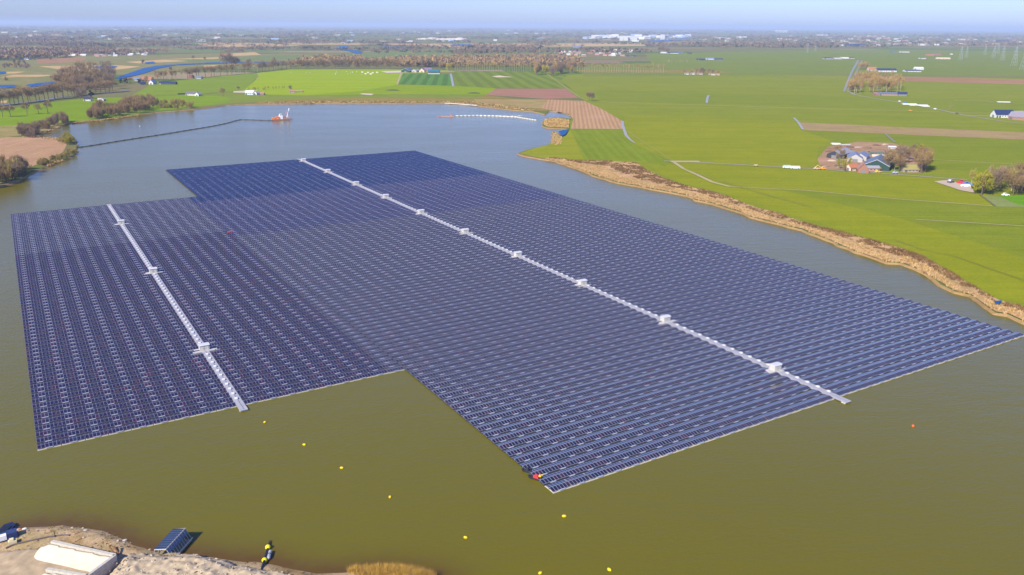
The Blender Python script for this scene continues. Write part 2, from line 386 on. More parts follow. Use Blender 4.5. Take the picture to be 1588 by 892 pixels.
# broad green land right of the lake, in the long strips of the polder
field([(905, 120), (1320, 118), (1600, 122), (1760, 128), (1790, 290), (1760, 540), (1588, 477), (1550, 467), (1508, 444), (1467, 419), (1439, 403), (1398, 386), (1343, 371), (1288, 357), (1244, 345), (1200, 329), (1155, 316),
       (1119, 302), (1097, 296), (1059, 288), (1030, 277), (1002, 264), (987, 253), (935, 250), (904, 250), (875, 249), (863, 248), (850, 246), (812, 235), (830, 229.5), (856, 223), (884, 201), (884, 187), (889, 183), (905, 157)], GRASS)
field([(838, 111.2), (930, 112), (1320, 117), (905, 122), (906, 157), (903, 152.5), (870, 124)], GRASS)
field([(970, 178), (1240, 190), (1240, 196), (1300, 215), (1270, 228), (1262, 262), (1040, 249), (985, 224), (968, 212), (966, 195)], GRASSY)
field([(985, 224), (1040, 249), (1100, 253), (1262, 262), (1345, 268), (1500, 279), (1530, 302), (1540, 320), (1200, 292), (1062, 256), (1045, 252), (1010, 243)], GRASSY)
field([(920, 140), (1330, 150), (1600, 158), (1600, 176), (1240, 165), (930, 155)], GRASSD)
field([(905, 157), (1240, 168), (1240, 188), (970, 178)], GRASS)
field([(1240, 201), (1600, 217), (1700, 220), (1700, 262), (1545, 268), (1440, 262), (1430, 232), (1300, 222)], GRASSD)
field([(1200, 292), (1540, 320), (1760, 345), (1760, 420), (1470, 372), (1250, 330)], GRASSD)
field([(1060, 256), (1200, 292), (1400, 340), (1588, 400), (1700, 450), (1700, 500), (1588, 470), (1550, 462), (1508, 440), (1467, 415), (1398, 382), (1343, 367), (1200, 325), (1119, 298), (1059, 284), (1030, 272), (1008, 256)], GRASSY)
# spit between lake and track
field([(884, 201), (964, 200.5), (968, 212), (985, 224), (1020, 240), (1045, 252), (1030, 258), (1000, 250), (935, 247), (875, 246), (858, 243), (835, 232), (856, 223)], GG('grass_curved', (0.150, 0.190, 0.012), ang=angpx((915, 243), (893, 212)), period=9, amt=0.16))
field([(856, 223), (884, 201), (892, 216), (905, 247), (870, 248), (840, 245), (806, 238), (830, 230)], GG('grass_ochre', (0.20, 0.21, 0.012)))
# fields behind the lake
field([(398, 158), (480, 150), (600, 148), (735, 146), (842, 158), (850, 172), (828, 172.5), (790, 169.5), (740, 163.5), (690, 159.6), (560, 159.6), (430, 160.6), (395, 161)], RUST)
field([(300, 150), (385, 138), (470, 143), (760, 146), (735, 153), (600, 152), (480, 153), (410, 157), (350, 161), (300, 166), (270, 168)], GG('grass_shore', (0.145, 0.19, 0.02), c3=(0.24, 0.19, 0.06)))
field([(235, 129), (300, 122), (398, 113), (400, 119), (378, 140), (300, 146), (200, 150), (225, 137)], GG('grass_left', (0.15, 0.205, 0.015)))
field([(0, 172), (60, 161), (140, 152), (235, 150), (310, 146), (360, 152), (350, 160), (290, 168), (240, 172), (215, 176), (185, 181), (120, 188), (60, 194), (0, 196), (-80, 200), (-80, 180)], GG('grass_meadow', (0.145, 0.215, 0.008)))
field([(398, 113), (440, 107.5), (600, 107), (735, 110), (626, 113.5), (617, 131), (560, 141), (470, 148), (420, 147), (376, 142), (402, 119)], GRASSB)
field([(470, 148), (560, 141), (617, 131), (703, 133), (770, 137), (757, 147), (620, 146)], soil('grass_bright_rows', (0.19, 0.27, 0.004), (0.23, 0.30, 0.006), angpx((620, 146), (760, 138)), period=16, amt=0.4))
field([(618, 130.5), (625, 114), (698, 114.5), (704, 133)], soil('grass_mown', (0.09, 0.20, 0.03), (0.10, 0.21, 0.03), angpx((640, 131), (652, 115)), period=22, amt=0.75))
field([(701, 114.5), (706, 109.5), (838, 111), (930, 112), (880, 116), (870, 124), (903, 152), (880, 137), (770, 137), (706, 133)], soil('grass_mown_wide', (0.14, 0.195, 0.018), (0.17, 0.215, 0.02), angpx((745, 136), (719, 112)), period=30, amt=0.5))
field([(753, 147.5), (770, 137.5), (878, 137.5), (897, 152), (850, 153.5)], soil('plough_pink', (0.28, 0.135, 0.085), (0.33, 0.17, 0.11), AR, streak=0.5))
field([(735, 154), (850, 154.5), (838, 168), (790, 166), (738, 160)], GG('field_margin', (0.28, 0.20, 0.08), c3=(0.15, 0.19, 0.03)))
field([(838, 168), (850, 154.5), (907, 157), (935, 170), (967, 189), (965, 200), (885, 199.7), (889, 185), (882, 177), (855, 171.5)], soil('plough_furrowed', (0.36, 0.21, 0.10), (0.44, 0.27, 0.14), angpx((905, 197), (900, 162)), period=5.5, amt=0.5, streak=0.2))
field([(845, 184.5), (866, 183), (883, 186), (882, 198), (866, 197.8), (849, 197), (843, 193), (842.5, 189)], GG('islet_ochre', (0.32, 0.20, 0.04), c3=(0.22, 0.20, 0.03)))
field([(1240, 190), (1600, 206), (1760, 214), (1760, 226), (1600, 217.5), (1245, 202)], soil('plough_strip', (0.26, 0.175, 0.085), (0.33, 0.23, 0.11), AR, c3=(0.30, 0.27, 0.04)))
field([(1328, 118), (1600, 124.5), (1760, 129), (1760, 137), (1600, 132), (1326, 124)], PLOUGH)
field([(1268, 246), (1283, 228), (1330, 220), (1385, 222), (1412, 232), (1440, 258), (1428, 269), (1352, 265), (1272, 262)], soil('farmyard_soil', (0.31, 0.18, 0.10), (0.38, 0.24, 0.14), AR, c3=(0.20, 0.12, 0.06)))
field([(1325, 262), (1352, 250), (1420, 256), (1428, 268), (1350, 264)], GG('garden_lawn', (0.14, 0.19, 0.02)))
field([(1520, 304), (1560, 306), (1620, 318), (1600, 322), (1545, 321), (1535, 314)], GG('lawn_pale', (0.17, 0.20, 0.06)))
field([(1545, 303), (1640, 303), (1640, 321), (1580, 318)], GG('lawn_bright', (0.10, 0.22, 0.008)))
# ploughed headland left
field([(-80, 222), (0, 213), (30, 213), (60, 212), (86, 215), (104, 224), (98, 236), (75, 249), (50, 258), (20, 262), (-80, 280)], soil('plough_left', (0.36, 0.21, 0.11), (0.44, 0.27, 0.15), angpx((20, 240), (80, 222)), period=5, amt=0.3))
field([(-80, 200), (0, 196), (60, 194), (120, 188), (180, 184), (110, 190.5), (98, 194), (84, 200), (60, 206), (20, 212), (-80, 222)], GG('headland_mix', (0.24, 0.19, 0.07), c3=(0.12, 0.18, 0.02)))
# flood plain left and behind
field([(-80, 160), (0, 150), (60, 143), (110, 118), (240, 116), (300, 104), (470, 96), (470, 84), (330, 83), (240, 86), (120, 88), (0, 96), (-80, 100)], MEADOW)
for pl in ([(60, 104), (110, 103), (180, 102), (218, 104), (190, 108), (130, 111), (95, 109)], [(20, 117), (90, 117), (60, 120), (0, 121)], [(0, 113), (40, 112), (24, 115), (0, 116)], [(195, 97), (270, 92), (345, 89), (350, 91), (280, 96), (215, 99)],
           [(300, 68), (345, 66), (410, 67), (470, 71), (400, 72), (330, 74)], [(340, 84), (395, 81), (405, 85), (350, 88)], [(315, 102), (340, 101), (338, 104), (318, 104)], [(240, 114), (256, 113), (256, 117), (242, 117)],
           [(85, 86), (130, 84), (120, 88), (90, 89)], [(35, 55), (100, 54), (95, 57), (40, 57)], [(440, 66), (580, 67), (560, 69), (445, 69)], [(0, 157), (12, 156), (10, 160), (0, 161)], [(560, 85), (600, 83), (590, 87), (562, 88)]):
    field(pl, TAN)
field([(55, 92), (135, 91), (125, 97), (60, 100)], PLOUGH)
for pl in ([(250, 93), (330, 92), (420, 86), (530, 84), (530, 90), (440, 92), (330, 97)], [(262, 76), (350, 73), (450, 73), (440, 80), (300, 82)], [(470, 88), (620, 78), (800, 76), (905, 80), (905, 92), (820, 96), (700, 98), (520, 97)]): field(pl, GG('far_meadow%d' % layer[0], (0.135, 0.165, 0.05)))
field([(1000, 82), (1320, 78), (1600, 82), (1760, 84), (1760, 122), (1320, 116), (905, 118), (905, 100), (1010, 97)], soil('far_polder', (0.140, 0.182, 0.024), (0.175, 0.205, 0.028), AR, c3=(0.13, 0.17, 0.02)))
field([(890, 108), (1080, 108), (1140, 113), (905, 112)], RUST)
field([(560, 67), (900, 66), (1060, 65), (1200, 69), (1060, 70), (900, 71), (700, 72)], TAN)
# water in the flood plain
RIV = bpy.data.materials.new('river_water'); RIV.use_nodes = True; nt = RIV.node_tree; b = nt.nodes['Principled BSDF']
nt.links.new(mixc(nt, noise(nt, 0.02, 4), (0.004, 0.06, 0.22), (0.006, 0.09, 0.26)), b.inputs['Base Color']); b.inputs['Roughness'].default_value = 0.5; b.inputs['Specular IOR Level'].default_value = 0.12
def pond(px, name='river'): layer[0] += 1; return sheet(name, [P(*q) for q in px], LZ+0.02*layer[0], RIV)
pond([(179, 121.8), (200, 114.5), (222, 107), (240, 103.5), (262, 101.3), (278, 101.2), (262, 104), (242, 108), (232, 112), (215, 117), (198, 120.8), (184, 124)])
pond([(275, 100.3), (330, 97.6), (420, 95.8), (470, 94.5), (470, 95.8), (420, 97.3), (330, 99.4), (276, 102)])
pond([(143, 105), (160, 103.3), (182, 104), (176, 107.3), (150, 107.5)], 'pond'); pond([(224, 97.6), (238, 96.6), (242, 99), (226, 100)], 'pond')
pond([(-60, 112), (8, 112.5), (10, 115), (-5, 117), (-60, 117)], 'pond'); pond([(40, 133), (60, 130), (84, 128), (86, 130.5), (70, 134), (48, 136)], 'pond'); pond([(-60, 134), (24, 133), (25, 137), (0, 138.5), (-60, 140)], 'pond')
pond([(6, 143), (14, 142), (14, 145), (7, 146)], 'pond')
pond([(115, 67.5), (130, 66.3), (148, 66.6), (149, 70), (125, 71)], 'pond'); pond([(205, 69), (222, 68.5), (222, 70.2), (206, 70.5)], 'pond')
pond([(516, 75), (525, 72), (538, 70.3), (540, 74), (536, 76), (552, 78.2), (562, 79.5), (560, 83.2), (552, 83), (540, 79), (528, 77)])
pond([(588, 73.2), (600, 70.6), (618, 71.5), (640, 73), (636, 75), (600, 75)], 'pond'); pond([(696, 69), (712, 66.8), (732, 67.8), (728, 70.3), (702, 70.5)], 'pond')
pond([(1003, 62.5), (1040, 60), (1066, 58.6), (1070, 60.8), (1040, 63), (1006, 65)])
pond([(872, 203.5), (882, 201.5), (877, 210), (871, 213), (866, 206)], 'pond'); pond([(1541, 471.5), (1553, 470), (1549, 475.5), (1543, 475.5)], 'pond')
# canal and roads
DITCH = plain((0.24, 0.24, 0.24), 0.6, 0.1)
strip([(1309, 142), (1314, 128), (1322, 110), (1331, 94)], 0, DITCH, 'canal', widths=[4.5, 5, 6, 7.5])
ROAD = plain((0.30, 0.26, 0.22), 0.9, 0.2); TRACK = plain((0.40, 0.33, 0.17), 0.95, 0.1); ASPH = plain((0.23, 0.20, 0.18), 0.9, 0.2)
strip([(1316, 140), (1322, 125), (1330, 108), (1337, 94)], 5, ASPH, 'road')
strip([(1314, 141), (1325, 147), (1345, 151), (1400, 160), (1450, 169), (1500, 180), (1560, 189), (1640, 199)], 4.5, ROAD, 'road')
strip([(1500, 180), (1545, 180)], 4, TRACK, 'track')
GTR = plain((0.25, 0.25, 0.06), 1, 0); strip([(845, 112), (900, 152), (912, 156)], 4.5, GTR, 'track'); strip([(975, 205), (1000, 222), (1045, 250)], 1.6, GTR, 'track')
strip([(1030, 250), (1060, 251), (1185, 258), (1270, 262.5), (1345, 268), (1430, 274), (1500, 279.5)], 3.6, ROAD, 'road')
strip([(1045, 252), (1060, 262), (1080, 271), (1105, 283), (1132, 290)], 3.2, TRACK, 'track')
strip([(1040, 251), (1085, 251)], 9, TRACK, 'track')
for px, w in (([(1133, 290), (1250, 296), (1400, 310), (1538, 320)], 1.8), ([(920, 158), (1080, 163), (1240, 168), (1600, 178)], 2.6), ([(1430, 247), (1588, 256)], 1.5), 
              ([(1188, 116), (1310, 121)], 3), ([(1420, 341), (1600, 352)], 1.5), ([(1480, 156), (1528, 156), (1540, 159), (1600, 161)], 3), ([(760, 147), (850, 154), (907, 157)], 2.5), ([(622, 113.5), (616, 131)], 4), ([(885, 200.4), (965, 200.6)], 1.2)):
    strip(px, w, TRACK, 'track')
WATD = plain((0.30, 0.31, 0.33), 0.6, 0.1)
strip([(965, 188), (966, 196), (971, 210), (976, 216), (984, 222)], 0, WATD, 'ditch', widths=[3.4, 3.4, 3, 2.4, 1.5])
strip([(1231, 183), (1238, 190), (1245, 201)], 3.0, WATD, 'ditch'); strip([(1373, 208), (1388, 221)], 2.6, plain((0.2, 0.19, 0.17)), 'ditch')
strip([(1096, 160), (1097, 152), (1099, 148)], 4, WATD, 'ditch'); strip([(703, 134), (699, 114)], 5, WATD, 'ditch'); strip([(1519, 302), (1543, 320)], 1.2, plain((0.16, 0.12, 0.05)), 'ditch')
strip([(0, 163.5), (60, 157), (100, 150), (200, 141)], 9, plain((0.14, 0.13, 0.16), 0.3, 0.5), 'canal')
strip([(398, 112.5), (445, 107), (520, 106), (600, 106.5), (740, 109)], 6, plain((0.11, 0.10, 0.07)), 'road')
for px in ([(1290, 240), (1420, 246)], [(1285, 250), (1340, 246)]): strip(px, 5, plain((0.40, 0.31, 0.22)), 'farm_path')
strip([(1385, 372), (1430, 388), (1480, 398), (1530, 416), (1600, 440)], .5, plain((.12, .12, .03)), 'ditch'); strip([(1060, 262), (1100, 276), (1180, 300), (1260, 322)], 1.0, plain((.24, .24, .03)), 'track'); strip([(1300, 262), (1305, 250), (1300, 235)], 3, TRACK, 'farm_path')
# sandy patches, heaps
for nm, px, c, lb in (('sand_patch', [(362, 142), (392, 140), (402, 142), (380, 144.5), (362, 144)], (0.55, 0.45, 0.3), ''), ('sand_patch', [(558, 145), (580, 146), (576, 148), (562, 147)], (0.6, 0.5, 0.36), ''),
                  ('sand_patch', [(590, 110.5), (625, 109.5), (640, 112), (600, 113)], (0.6, 0.47, 0.42), ''), ('sand_patch', [(1300, 224), (1320, 224), (1318, 226), (1302, 226)], (0.6, 0.55, 0.45), ''),
                  ('sand_patch', [(762, 118), (775, 116.8), (783, 118), (796, 119.4), (770, 119.8)], (0.60, 0.50, 0.30), ''), ('sand_patch', [(1448, 282), (1470, 280), (1505, 290), (1512, 300), (1490, 296)], (0.5, 0.38, 0.27), '')):
    field(px, plain(c), nm)
# ------------------------------------------------------------------ the floating solar array
def solar(name, gk, fcol, rough):
    mt, nt, b = node_mat(name)
    uv = nt.nodes.new('ShaderNodeUVMap'); sx_ = nt.nodes.new('ShaderNodeSeparateXYZ'); nt.links.new(uv.outputs[0], sx_.inputs[0])
    u = mth(nt, 'FRACT', sx_.outputs[0]); v = mth(nt, 'FRACT', sx_.outputs[1])
    du = mth(nt, 'ABSOLUTE', mth(nt, 'SUBTRACT', u, 0.5)); dv = mth(nt, 'ABSOLUTE', mth(nt, 'SUBTRACT', v, 0.5))
    frame = mth(nt, 'MAXIMUM', mth(nt, 'GREATER_THAN', du, 0.435), mth(nt, 'GREATER_THAN', dv, 0.455))
    cu = mth(nt, 'ABSOLUTE', mth(nt, 'SUBTRACT', mth(nt, 'FRACT', mth(nt, 'MULTIPLY', u, 7)), 0.5)); cv = mth(nt, 'ABSOLUTE', mth(nt, 'SUBTRACT', mth(nt, 'FRACT', mth(nt, 'MULTIPLY', v, 11)), 0.5))
    cell = mth(nt, 'MAXIMUM', mth(nt, 'GREATER_THAN', cu, 0.46), mth(nt, 'GREATER_THAN', cv, 0.46))
    oi = nt.nodes.new('ShaderNodeObjectInfo'); fl = nt.nodes.new('ShaderNodeCombineXYZ')
    nt.links.new(mth(nt, 'FLOOR', sx_.outputs[0]), fl.inputs[0]); nt.links.new(mth(nt, 'FLOOR', sx_.outputs[1]), fl.inputs[1]); nt.links.new(mth(nt, 'MULTIPLY', oi.outputs['Random'], 977.0), fl.inputs[2])
    wnz = nt.nodes.new('ShaderNodeTexWhiteNoise'); wnz.noise_dimensions = '3D'; nt.links.new(fl.outputs[0], wnz.inputs['Vector'])
    pc = ramp(nt, wnz.outputs['Value'], [(0.0, (0.008, 0.010, 0.038)), (0.45, (0.020, 0.011, 0.034)), (0.75, (0.006, 0.016, 0.045)), (0.9, (0.050, 0.012, 0.030)), (1.0, (0.012, 0.030, 0.055))])
    pc = mixc(nt, mth(nt, 'MULTIPLY', cell, 0.35), pc, (0.07, 0.08, 0.18))
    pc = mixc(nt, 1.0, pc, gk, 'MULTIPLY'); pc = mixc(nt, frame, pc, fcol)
    nt.links.new(pc, b.inputs['Base Color'])
    nt.links.new(mth(nt, 'ADD', rough, mth(nt, 'MULTIPLY', frame, 0.4)), b.inputs['Roughness'])
    b.inputs['Specular IOR Level'].default_value = 0.5; b.inputs['IOR'].default_value = 1.5
    return mt
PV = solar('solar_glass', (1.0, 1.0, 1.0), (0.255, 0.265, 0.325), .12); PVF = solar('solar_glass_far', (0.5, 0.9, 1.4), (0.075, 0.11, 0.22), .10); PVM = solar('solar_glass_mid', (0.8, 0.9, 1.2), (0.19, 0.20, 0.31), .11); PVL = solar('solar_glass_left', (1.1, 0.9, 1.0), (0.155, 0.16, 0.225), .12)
HDPE = plain((0.60, 0.55, 0.44), 0.7, 0.3); STEEL = plain((0.16, 0.16, 0.20), 0.5, 0.4); PLAT = plain((0.34, 0.36, 0.40), 0.6, 0.3); DARKM = plain((0.035, 0.035, 0.05), 0.6, 0.3)
T0 = -0.32                                          # panel feet height (world z), water at -0.6
def slab(x0, x1, ya, za, yb, zb, th=0.05):
    """tilted slab; top face first, its uv runs over the width"""
    V = [(x0, ya, za), (x1, ya, za), (x1, yb, zb), (x0, yb, zb), (x0, ya, za-th), (x1, ya, za-th), (x1, yb, zb-th), (x0, yb, zb-th)]
    F = [(0, 1, 2, 3), (4, 5, 1, 0), (5, 6, 2, 1), (6, 7, 3, 2), (7, 4, 0, 3), (7, 6, 5, 4)]; return V, F
LO, HI = 0.12, 0.52
FR = (0.42, LO, 2.20, HI); BK = (2.30, HI, 4.06, LO)
def tmpl_parts():
    fl_ = MB().box(0.0, 6.25, 0.10, 0.34, T0-0.45, T0-0.06).box(0.0, 6.25, 4.08, 4.30, T0-0.45, T0-0.06)
    for x in (0.12, 2.0, 4.0, 5.9): fl_.box(x, x+0.22, 0.40, 4.08, T0-0.45, T0-0.10)
    fr_ = MB().prism([(.45, T0+LO-.12), (2.25, T0+HI-.14), (4.05, T0+LO-.12), (4.05, T0+LO-.07), (2.25, T0+HI-.08), (.45, T0+LO-.07)], .05, .13, 0)
    fr_ = MB().box(0.02, 6.2, 2.18, 2.32, T0+HI-.16, T0+HI-.09)
    for x in (0.03, 1.5, 3.0, 4.5, 5.97): fr_.box(x, x+.08, 2.1, 2.4, T0-.1, T0+HI-.1)
    pl_ = MB().box(2.2, 4.1, -0.02, 0.40, T0+0.05, T0+0.13)
    return fl_, fr_, pl_
fl_, fr_, pl_ = tmpl_parts()
FLO_SHADED = plain((0.04, 0.042, 0.055), 0.7, 0.3); M_FLOAT = fl_.mesh('float', FLO_SHADED); M_FLOATP = fl_.mesh('float', HDPE); M_FRAME = fr_.mesh('mounting_frame', STEEL); M_PLAT = pl_.mesh('walkway', PLAT)  # floats behind the front row: shade between rafts put into a near-black colour
def one_panel(y0, z0, y1, z1):
    V, F = slab(0.0, 1.02, y0, z0, y1, z1); uvs = []
    for k, f in enumerate(F): uvs += [(0, 0), (1, 0), (1, 1), (0, 1)] if k == 0 else [(0.01, 0.01)]*4
    return npmesh('solar_panel', [(a, b_, c_+T0) for a, b_, c_ in V], F, [PV], uv=uvs)
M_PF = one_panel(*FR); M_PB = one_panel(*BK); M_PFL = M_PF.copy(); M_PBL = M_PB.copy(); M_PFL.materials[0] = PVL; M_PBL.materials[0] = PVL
units = []                                           # x, y, block, row, column (counted from the left, as the photo shows it)
for blk, (x0, ncol, y0, nrow) in enumerate(((-9.0, 9, 256.9, 81), (51.2, 9, 256.9, 81), (108.8, 18, 160.0, 132), (227.2, 18, 160.0, 132))):
    for r_ in range(nrow):
        for c_ in range(ncol): units.append((x0+6.4*c_, y0+4.5*r_, blk, r_, c_))
def depth(u_): return math.hypot(math.hypot(u_[0]+3-CX, u_[1]+2-CY), CH)
units.sort(key=depth)
near = sorted(units[:300], key=lambda q: (q[2], q[3], q[4])); rest = units[300:]
BN = ['outer left block', 'inner left block', 'front block', 'right block']
for (x, y, blk, r_, c_) in near:
    lb = 'dark solar panel raft %s from left in %s row of %s' % (ordn(c_), ordn(r_), BN[blk])
    t = empty('solar_panel_raft', (x, y, 0), 0, lb, 'solar raft', 'floating solar panel rafts near the front of the array')
    link('float', M_FLOATP if r_ == 0 else M_FLOAT, t); link('mounting_frame', M_FRAME, t); link('walkway', M_PLAT, t)
    for k in range(6):
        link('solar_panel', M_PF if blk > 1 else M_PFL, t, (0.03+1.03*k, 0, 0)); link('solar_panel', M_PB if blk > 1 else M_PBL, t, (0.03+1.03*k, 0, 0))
# the remaining rafts (thousands) as one object
TV, TF, TM, TU = [], [], [], []
def addt(V, F, mi, uvs=None):
    n0 = len(TV); TV.extend(V)
    for k, f in enumerate(F): TF.append([n0+i for i in f]); TM.append(mi); TU.extend(uvs[k] if uvs else [(0.01, 0.01)]*4)
for (ya, za, yb, zb), off in ((FR, 0), (BK, 8)):
    V, F = slab(0.03, 6.20, ya, za+T0, yb, zb+T0); addt(V, F[:5], 0, [[(off, 0), (off+6, 0), (off+6, 1), (off, 1)]]+[[(0.01, 0.01)]*4]*4)
for x0, x1, y0, y1, z0, z1, mi in ((0, 6.25, 0.10, 0.34, T0-0.45, T0-0.06, 1), (0, 6.25, 4.08, 4.30, T0-0.45, T0-0.06, 1), (0.12, 0.34, 0.4, 4.08, T0-0.45, T0-0.1, 1), (5.9, 6.12, 0.4, 4.08, T0-0.45, T0-0.1, 1), (2.2, 4.1, -0.02, 0.40, T0+0.05, T0+0.13, 2)):
    bx = MB().box(x0, x1, y0, y1, z0, z1); addt(bx.v, bx.f[1:], mi)
TV, TF, TM, TU = np.array(TV), np.array(TF), np.array(TM), np.array(TU, float)
OFF = np.array([(u_[0], u_[1], 0) for u_ in rest]); k = len(OFF)
V = (TV[None]+OFF[:, None]).reshape(-1, 3)
V[:, 2] += np.repeat(rng.normal(0, 0.03, k), len(TV)); V[:, 1] += np.repeat(rng.normal(0, 0.04, k)+.25*np.sin(OFF[:, 0]/37+OFF[:, 1]/90), len(TV))
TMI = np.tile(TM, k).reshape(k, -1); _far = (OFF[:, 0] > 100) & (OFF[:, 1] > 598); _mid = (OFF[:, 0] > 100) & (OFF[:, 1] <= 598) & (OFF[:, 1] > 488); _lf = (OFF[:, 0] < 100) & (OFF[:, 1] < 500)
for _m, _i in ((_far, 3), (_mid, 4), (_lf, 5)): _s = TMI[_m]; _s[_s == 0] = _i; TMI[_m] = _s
_r0 = np.array([u_[3] == 0 for u_ in rest]); _s = TMI[_r0]; _s[_s == 1] = 6; TMI[_r0] = _s
TMI = TMI.ravel()
F = (TF[None]+(np.arange(k)*len(TV))[:, None, None]).reshape(-1, 4)
UVs = np.tile(TU, (k, 1)).reshape(k, -1, 2); isq = (TU[:, 1] != 0.01)
UVs[:, :, 0] += (rng.integers(0, 400, k)*20)[:, None]; UVs[:, :, 1] += rng.integers(0, 300, k)[:, None]
tag(link('solar_panel_rafts', npmesh('solar_panel_rafts', V, F, [PV, FLO_SHADED, PLAT, PVF, PVM, PVL, HDPE], TMI, UVs.reshape(-1, 2))), 'thousands of identical dark solar panel rafts filling the array behind its nearest rows', 'solar rafts', None, 'stuff')

# walkways with their cable boxes, transformer stations
WALK = plain((0.36, 0.36, 0.40), 0.8, 0.2, var=0.2, scale=0.8); WHT = plain((0.66, 0.66, 0.68), 0.5, 0.4, var=0.03); CREAM = plain((0.50, 0.47, 0.41), 0.6, 0.3, var=0.06)
def walkway(x0, x1, y0, y1, lb):
    t = empty('floating_walkway', ((x0+x1)/2, y0, 0), 0, lb, 'walkway'); w = (x1-x0)/2; L = y1-y0
    q = MB(); y = 0.0
    while y < L: q.box(-w, w, y, min(L, y+4.42), -0.25, 0.0); y += 4.5
    q.build('deck', WALK, t)
    f = MB(); y = 0.3
    while y < L-1: f.box(-w+.08, w-.08, y, y+1.6, -0.8, -0.25); y += 4.5
    f.build('float', HDPE, t)
    MB().box(-0.16, 0.16, 0.6, L-1, 0.0, 0.09).build('cable_tray', plain((0.26, 0.25, 0.3)), t)
    return t
walkway(48.5, 51.1, 252.4, 622.5, 'light grey floating walkway through the left block of the array')
walkway(224.0, 226.9, 155.6, 757.0, 'light grey floating walkway through the large right part of the array')
cb = empty('cable_box', (0, 0, 0)); MB().prism([(-0.6, 0), (0.6, 0), (0.6, 0.4), (0.4, 0.52), (-0.4, 0.52), (-0.6, 0.4)], -0.4, 0.4, 0).build('housing', WHT, cb); MB().box(-0.5, -0.42, -0.35, 0.35, 0.06, 0.36).build('door', CREAM, cb)
kids(cb); used = [False]
def box_row(x, y0, n, side, lb):
    for i in range(n):
        y = y0+4.5*i
        if any(abs(y-s) < 3.4 for s in side): continue
        a = label_n(lb, i, n)
        if not used[0]: cb.location = (x, y, 0.0); tag(cb, a, 'cable box', 'white cable boxes along the walkways'); used[0] = True
        else: copy_tree(cb, (x, y, 0.0), label=a, group='white cable boxes along the walkways')
def label_n(lb, i, n): return 'small white cable box, %s from the front end of the %s' % (ordn(i), lb)
ST2 = [187.4, 247.6, 307.5, 367.4, 428.0, 490.3, 550.0, 608.5, 674.5, 741.0]; ST1 = [313.2, 433.0, 555.5]
box_row(226.3, 164.4, 131, ST2, 'right walkway'); box_row(49.6, 262.0, 79, ST1, 'left walkway')
def station(x, y, lb):
    t = empty('transformer_station', (x, y, 0), 0, lb, 'transformer station', 'transformer stations on the walkways')
    MB().box(-3.6, 3.6, -2.6, 1.4, -0.3, 0.08).box(-4.4, -3.6, -2.1, -0.9, -0.3, 0.05).box(3.6, 4.4, -2.1, -0.9, -0.3, 0.05).build('platform', plain((0.46, 0.45, 0.44), 0.8), t)
    MB().box(-1.75, 1.75, -1.5, 1.1, 0.08, 2.0).build('housing', CREAM, t)
    MB().prism([(-1.7, 2.0), (1.3, 2.0), (1.3, 2.12), (0.7, 2.42), (-1.1, 2.42), (-1.7, 2.12)], -1.95, 1.95, 0).build('roof', plain((0.52, 0.53, 0.57), 0.6), t)
    for s in (-1, 1):
        d = MB().box(s*0.85-0.55, s*0.85+0.55, -1.56, -1.503, 0.15, 1.62).build('door', plain((0.62, 0.59, 0.5), 0.6), t); MB().box(s*0.85-s*0.42-0.05, s*0.85-s*0.42+0.05, -1.62, -1.561, 0.8, 1.05).build('handle', DARKM, d)
    MB().box(1.752, 1.80, -0.8, 0.5, 0.4, 1.5).build('vent', plain((0.3, 0.3, 0.3)), t)
for i, y in enumerate(ST2): station(225.4, y, 'cream transformer station, %s from the front on the long right walkway' % ordn(i))
for i, y in enumerate(ST1): station(49.8, y, 'cream transformer station, %s from the front on the left walkway' % ordn(i))

# buoys
by = empty('buoy', (0, 0, 0)); YEL = plain((0.85, 0.60, 0.01), 0.5, 0.4)
def buoy(px, py, mat, s, lb, grp=None):
    p = P(px, py, WZ); t = empty('mooring_buoy', p, rng.uniform(0, 6), lb, 'buoy', grp)
    MB().ball((0, 0, 0.12*s), 0.5*s, 1.25, 0.85, 0.72).build('float_body', mat, t, smooth=True); MB().tube((0, 0, 0.4*s), (0.05, 0, 0.72*s), 0.09*s, 0.06*s).build('ring', STEEL, t)
for i, (px, py) in enumerate(((411, 655), (472, 690), (530, 726), (605, 771), (722, 834), (838, 889))):
    buoy(px, py, YEL, .9, 'yellow mooring buoy, %s from the left in the slanting line before the array' % ordn(i), 'yellow buoys in front of the array')
buoy(875, 801, YEL, 1.0, 'yellow mooring buoy just below the foremost corner of the array', 'yellow buoys in front of the array')
buoy(945, 884, YEL, 1.0, 'yellow mooring buoy rightmost at the bottom edge of the water', 'yellow buoys in front of the array')
buoy(1416, 661, plain((0.75, 0.15, 0.03), 0.5), 1.1, 'orange red buoy alone on the water right of the array'); buoy(217, 196, WHT, 1.8, 'white buoy alone near the left shore beyond the pipeline')
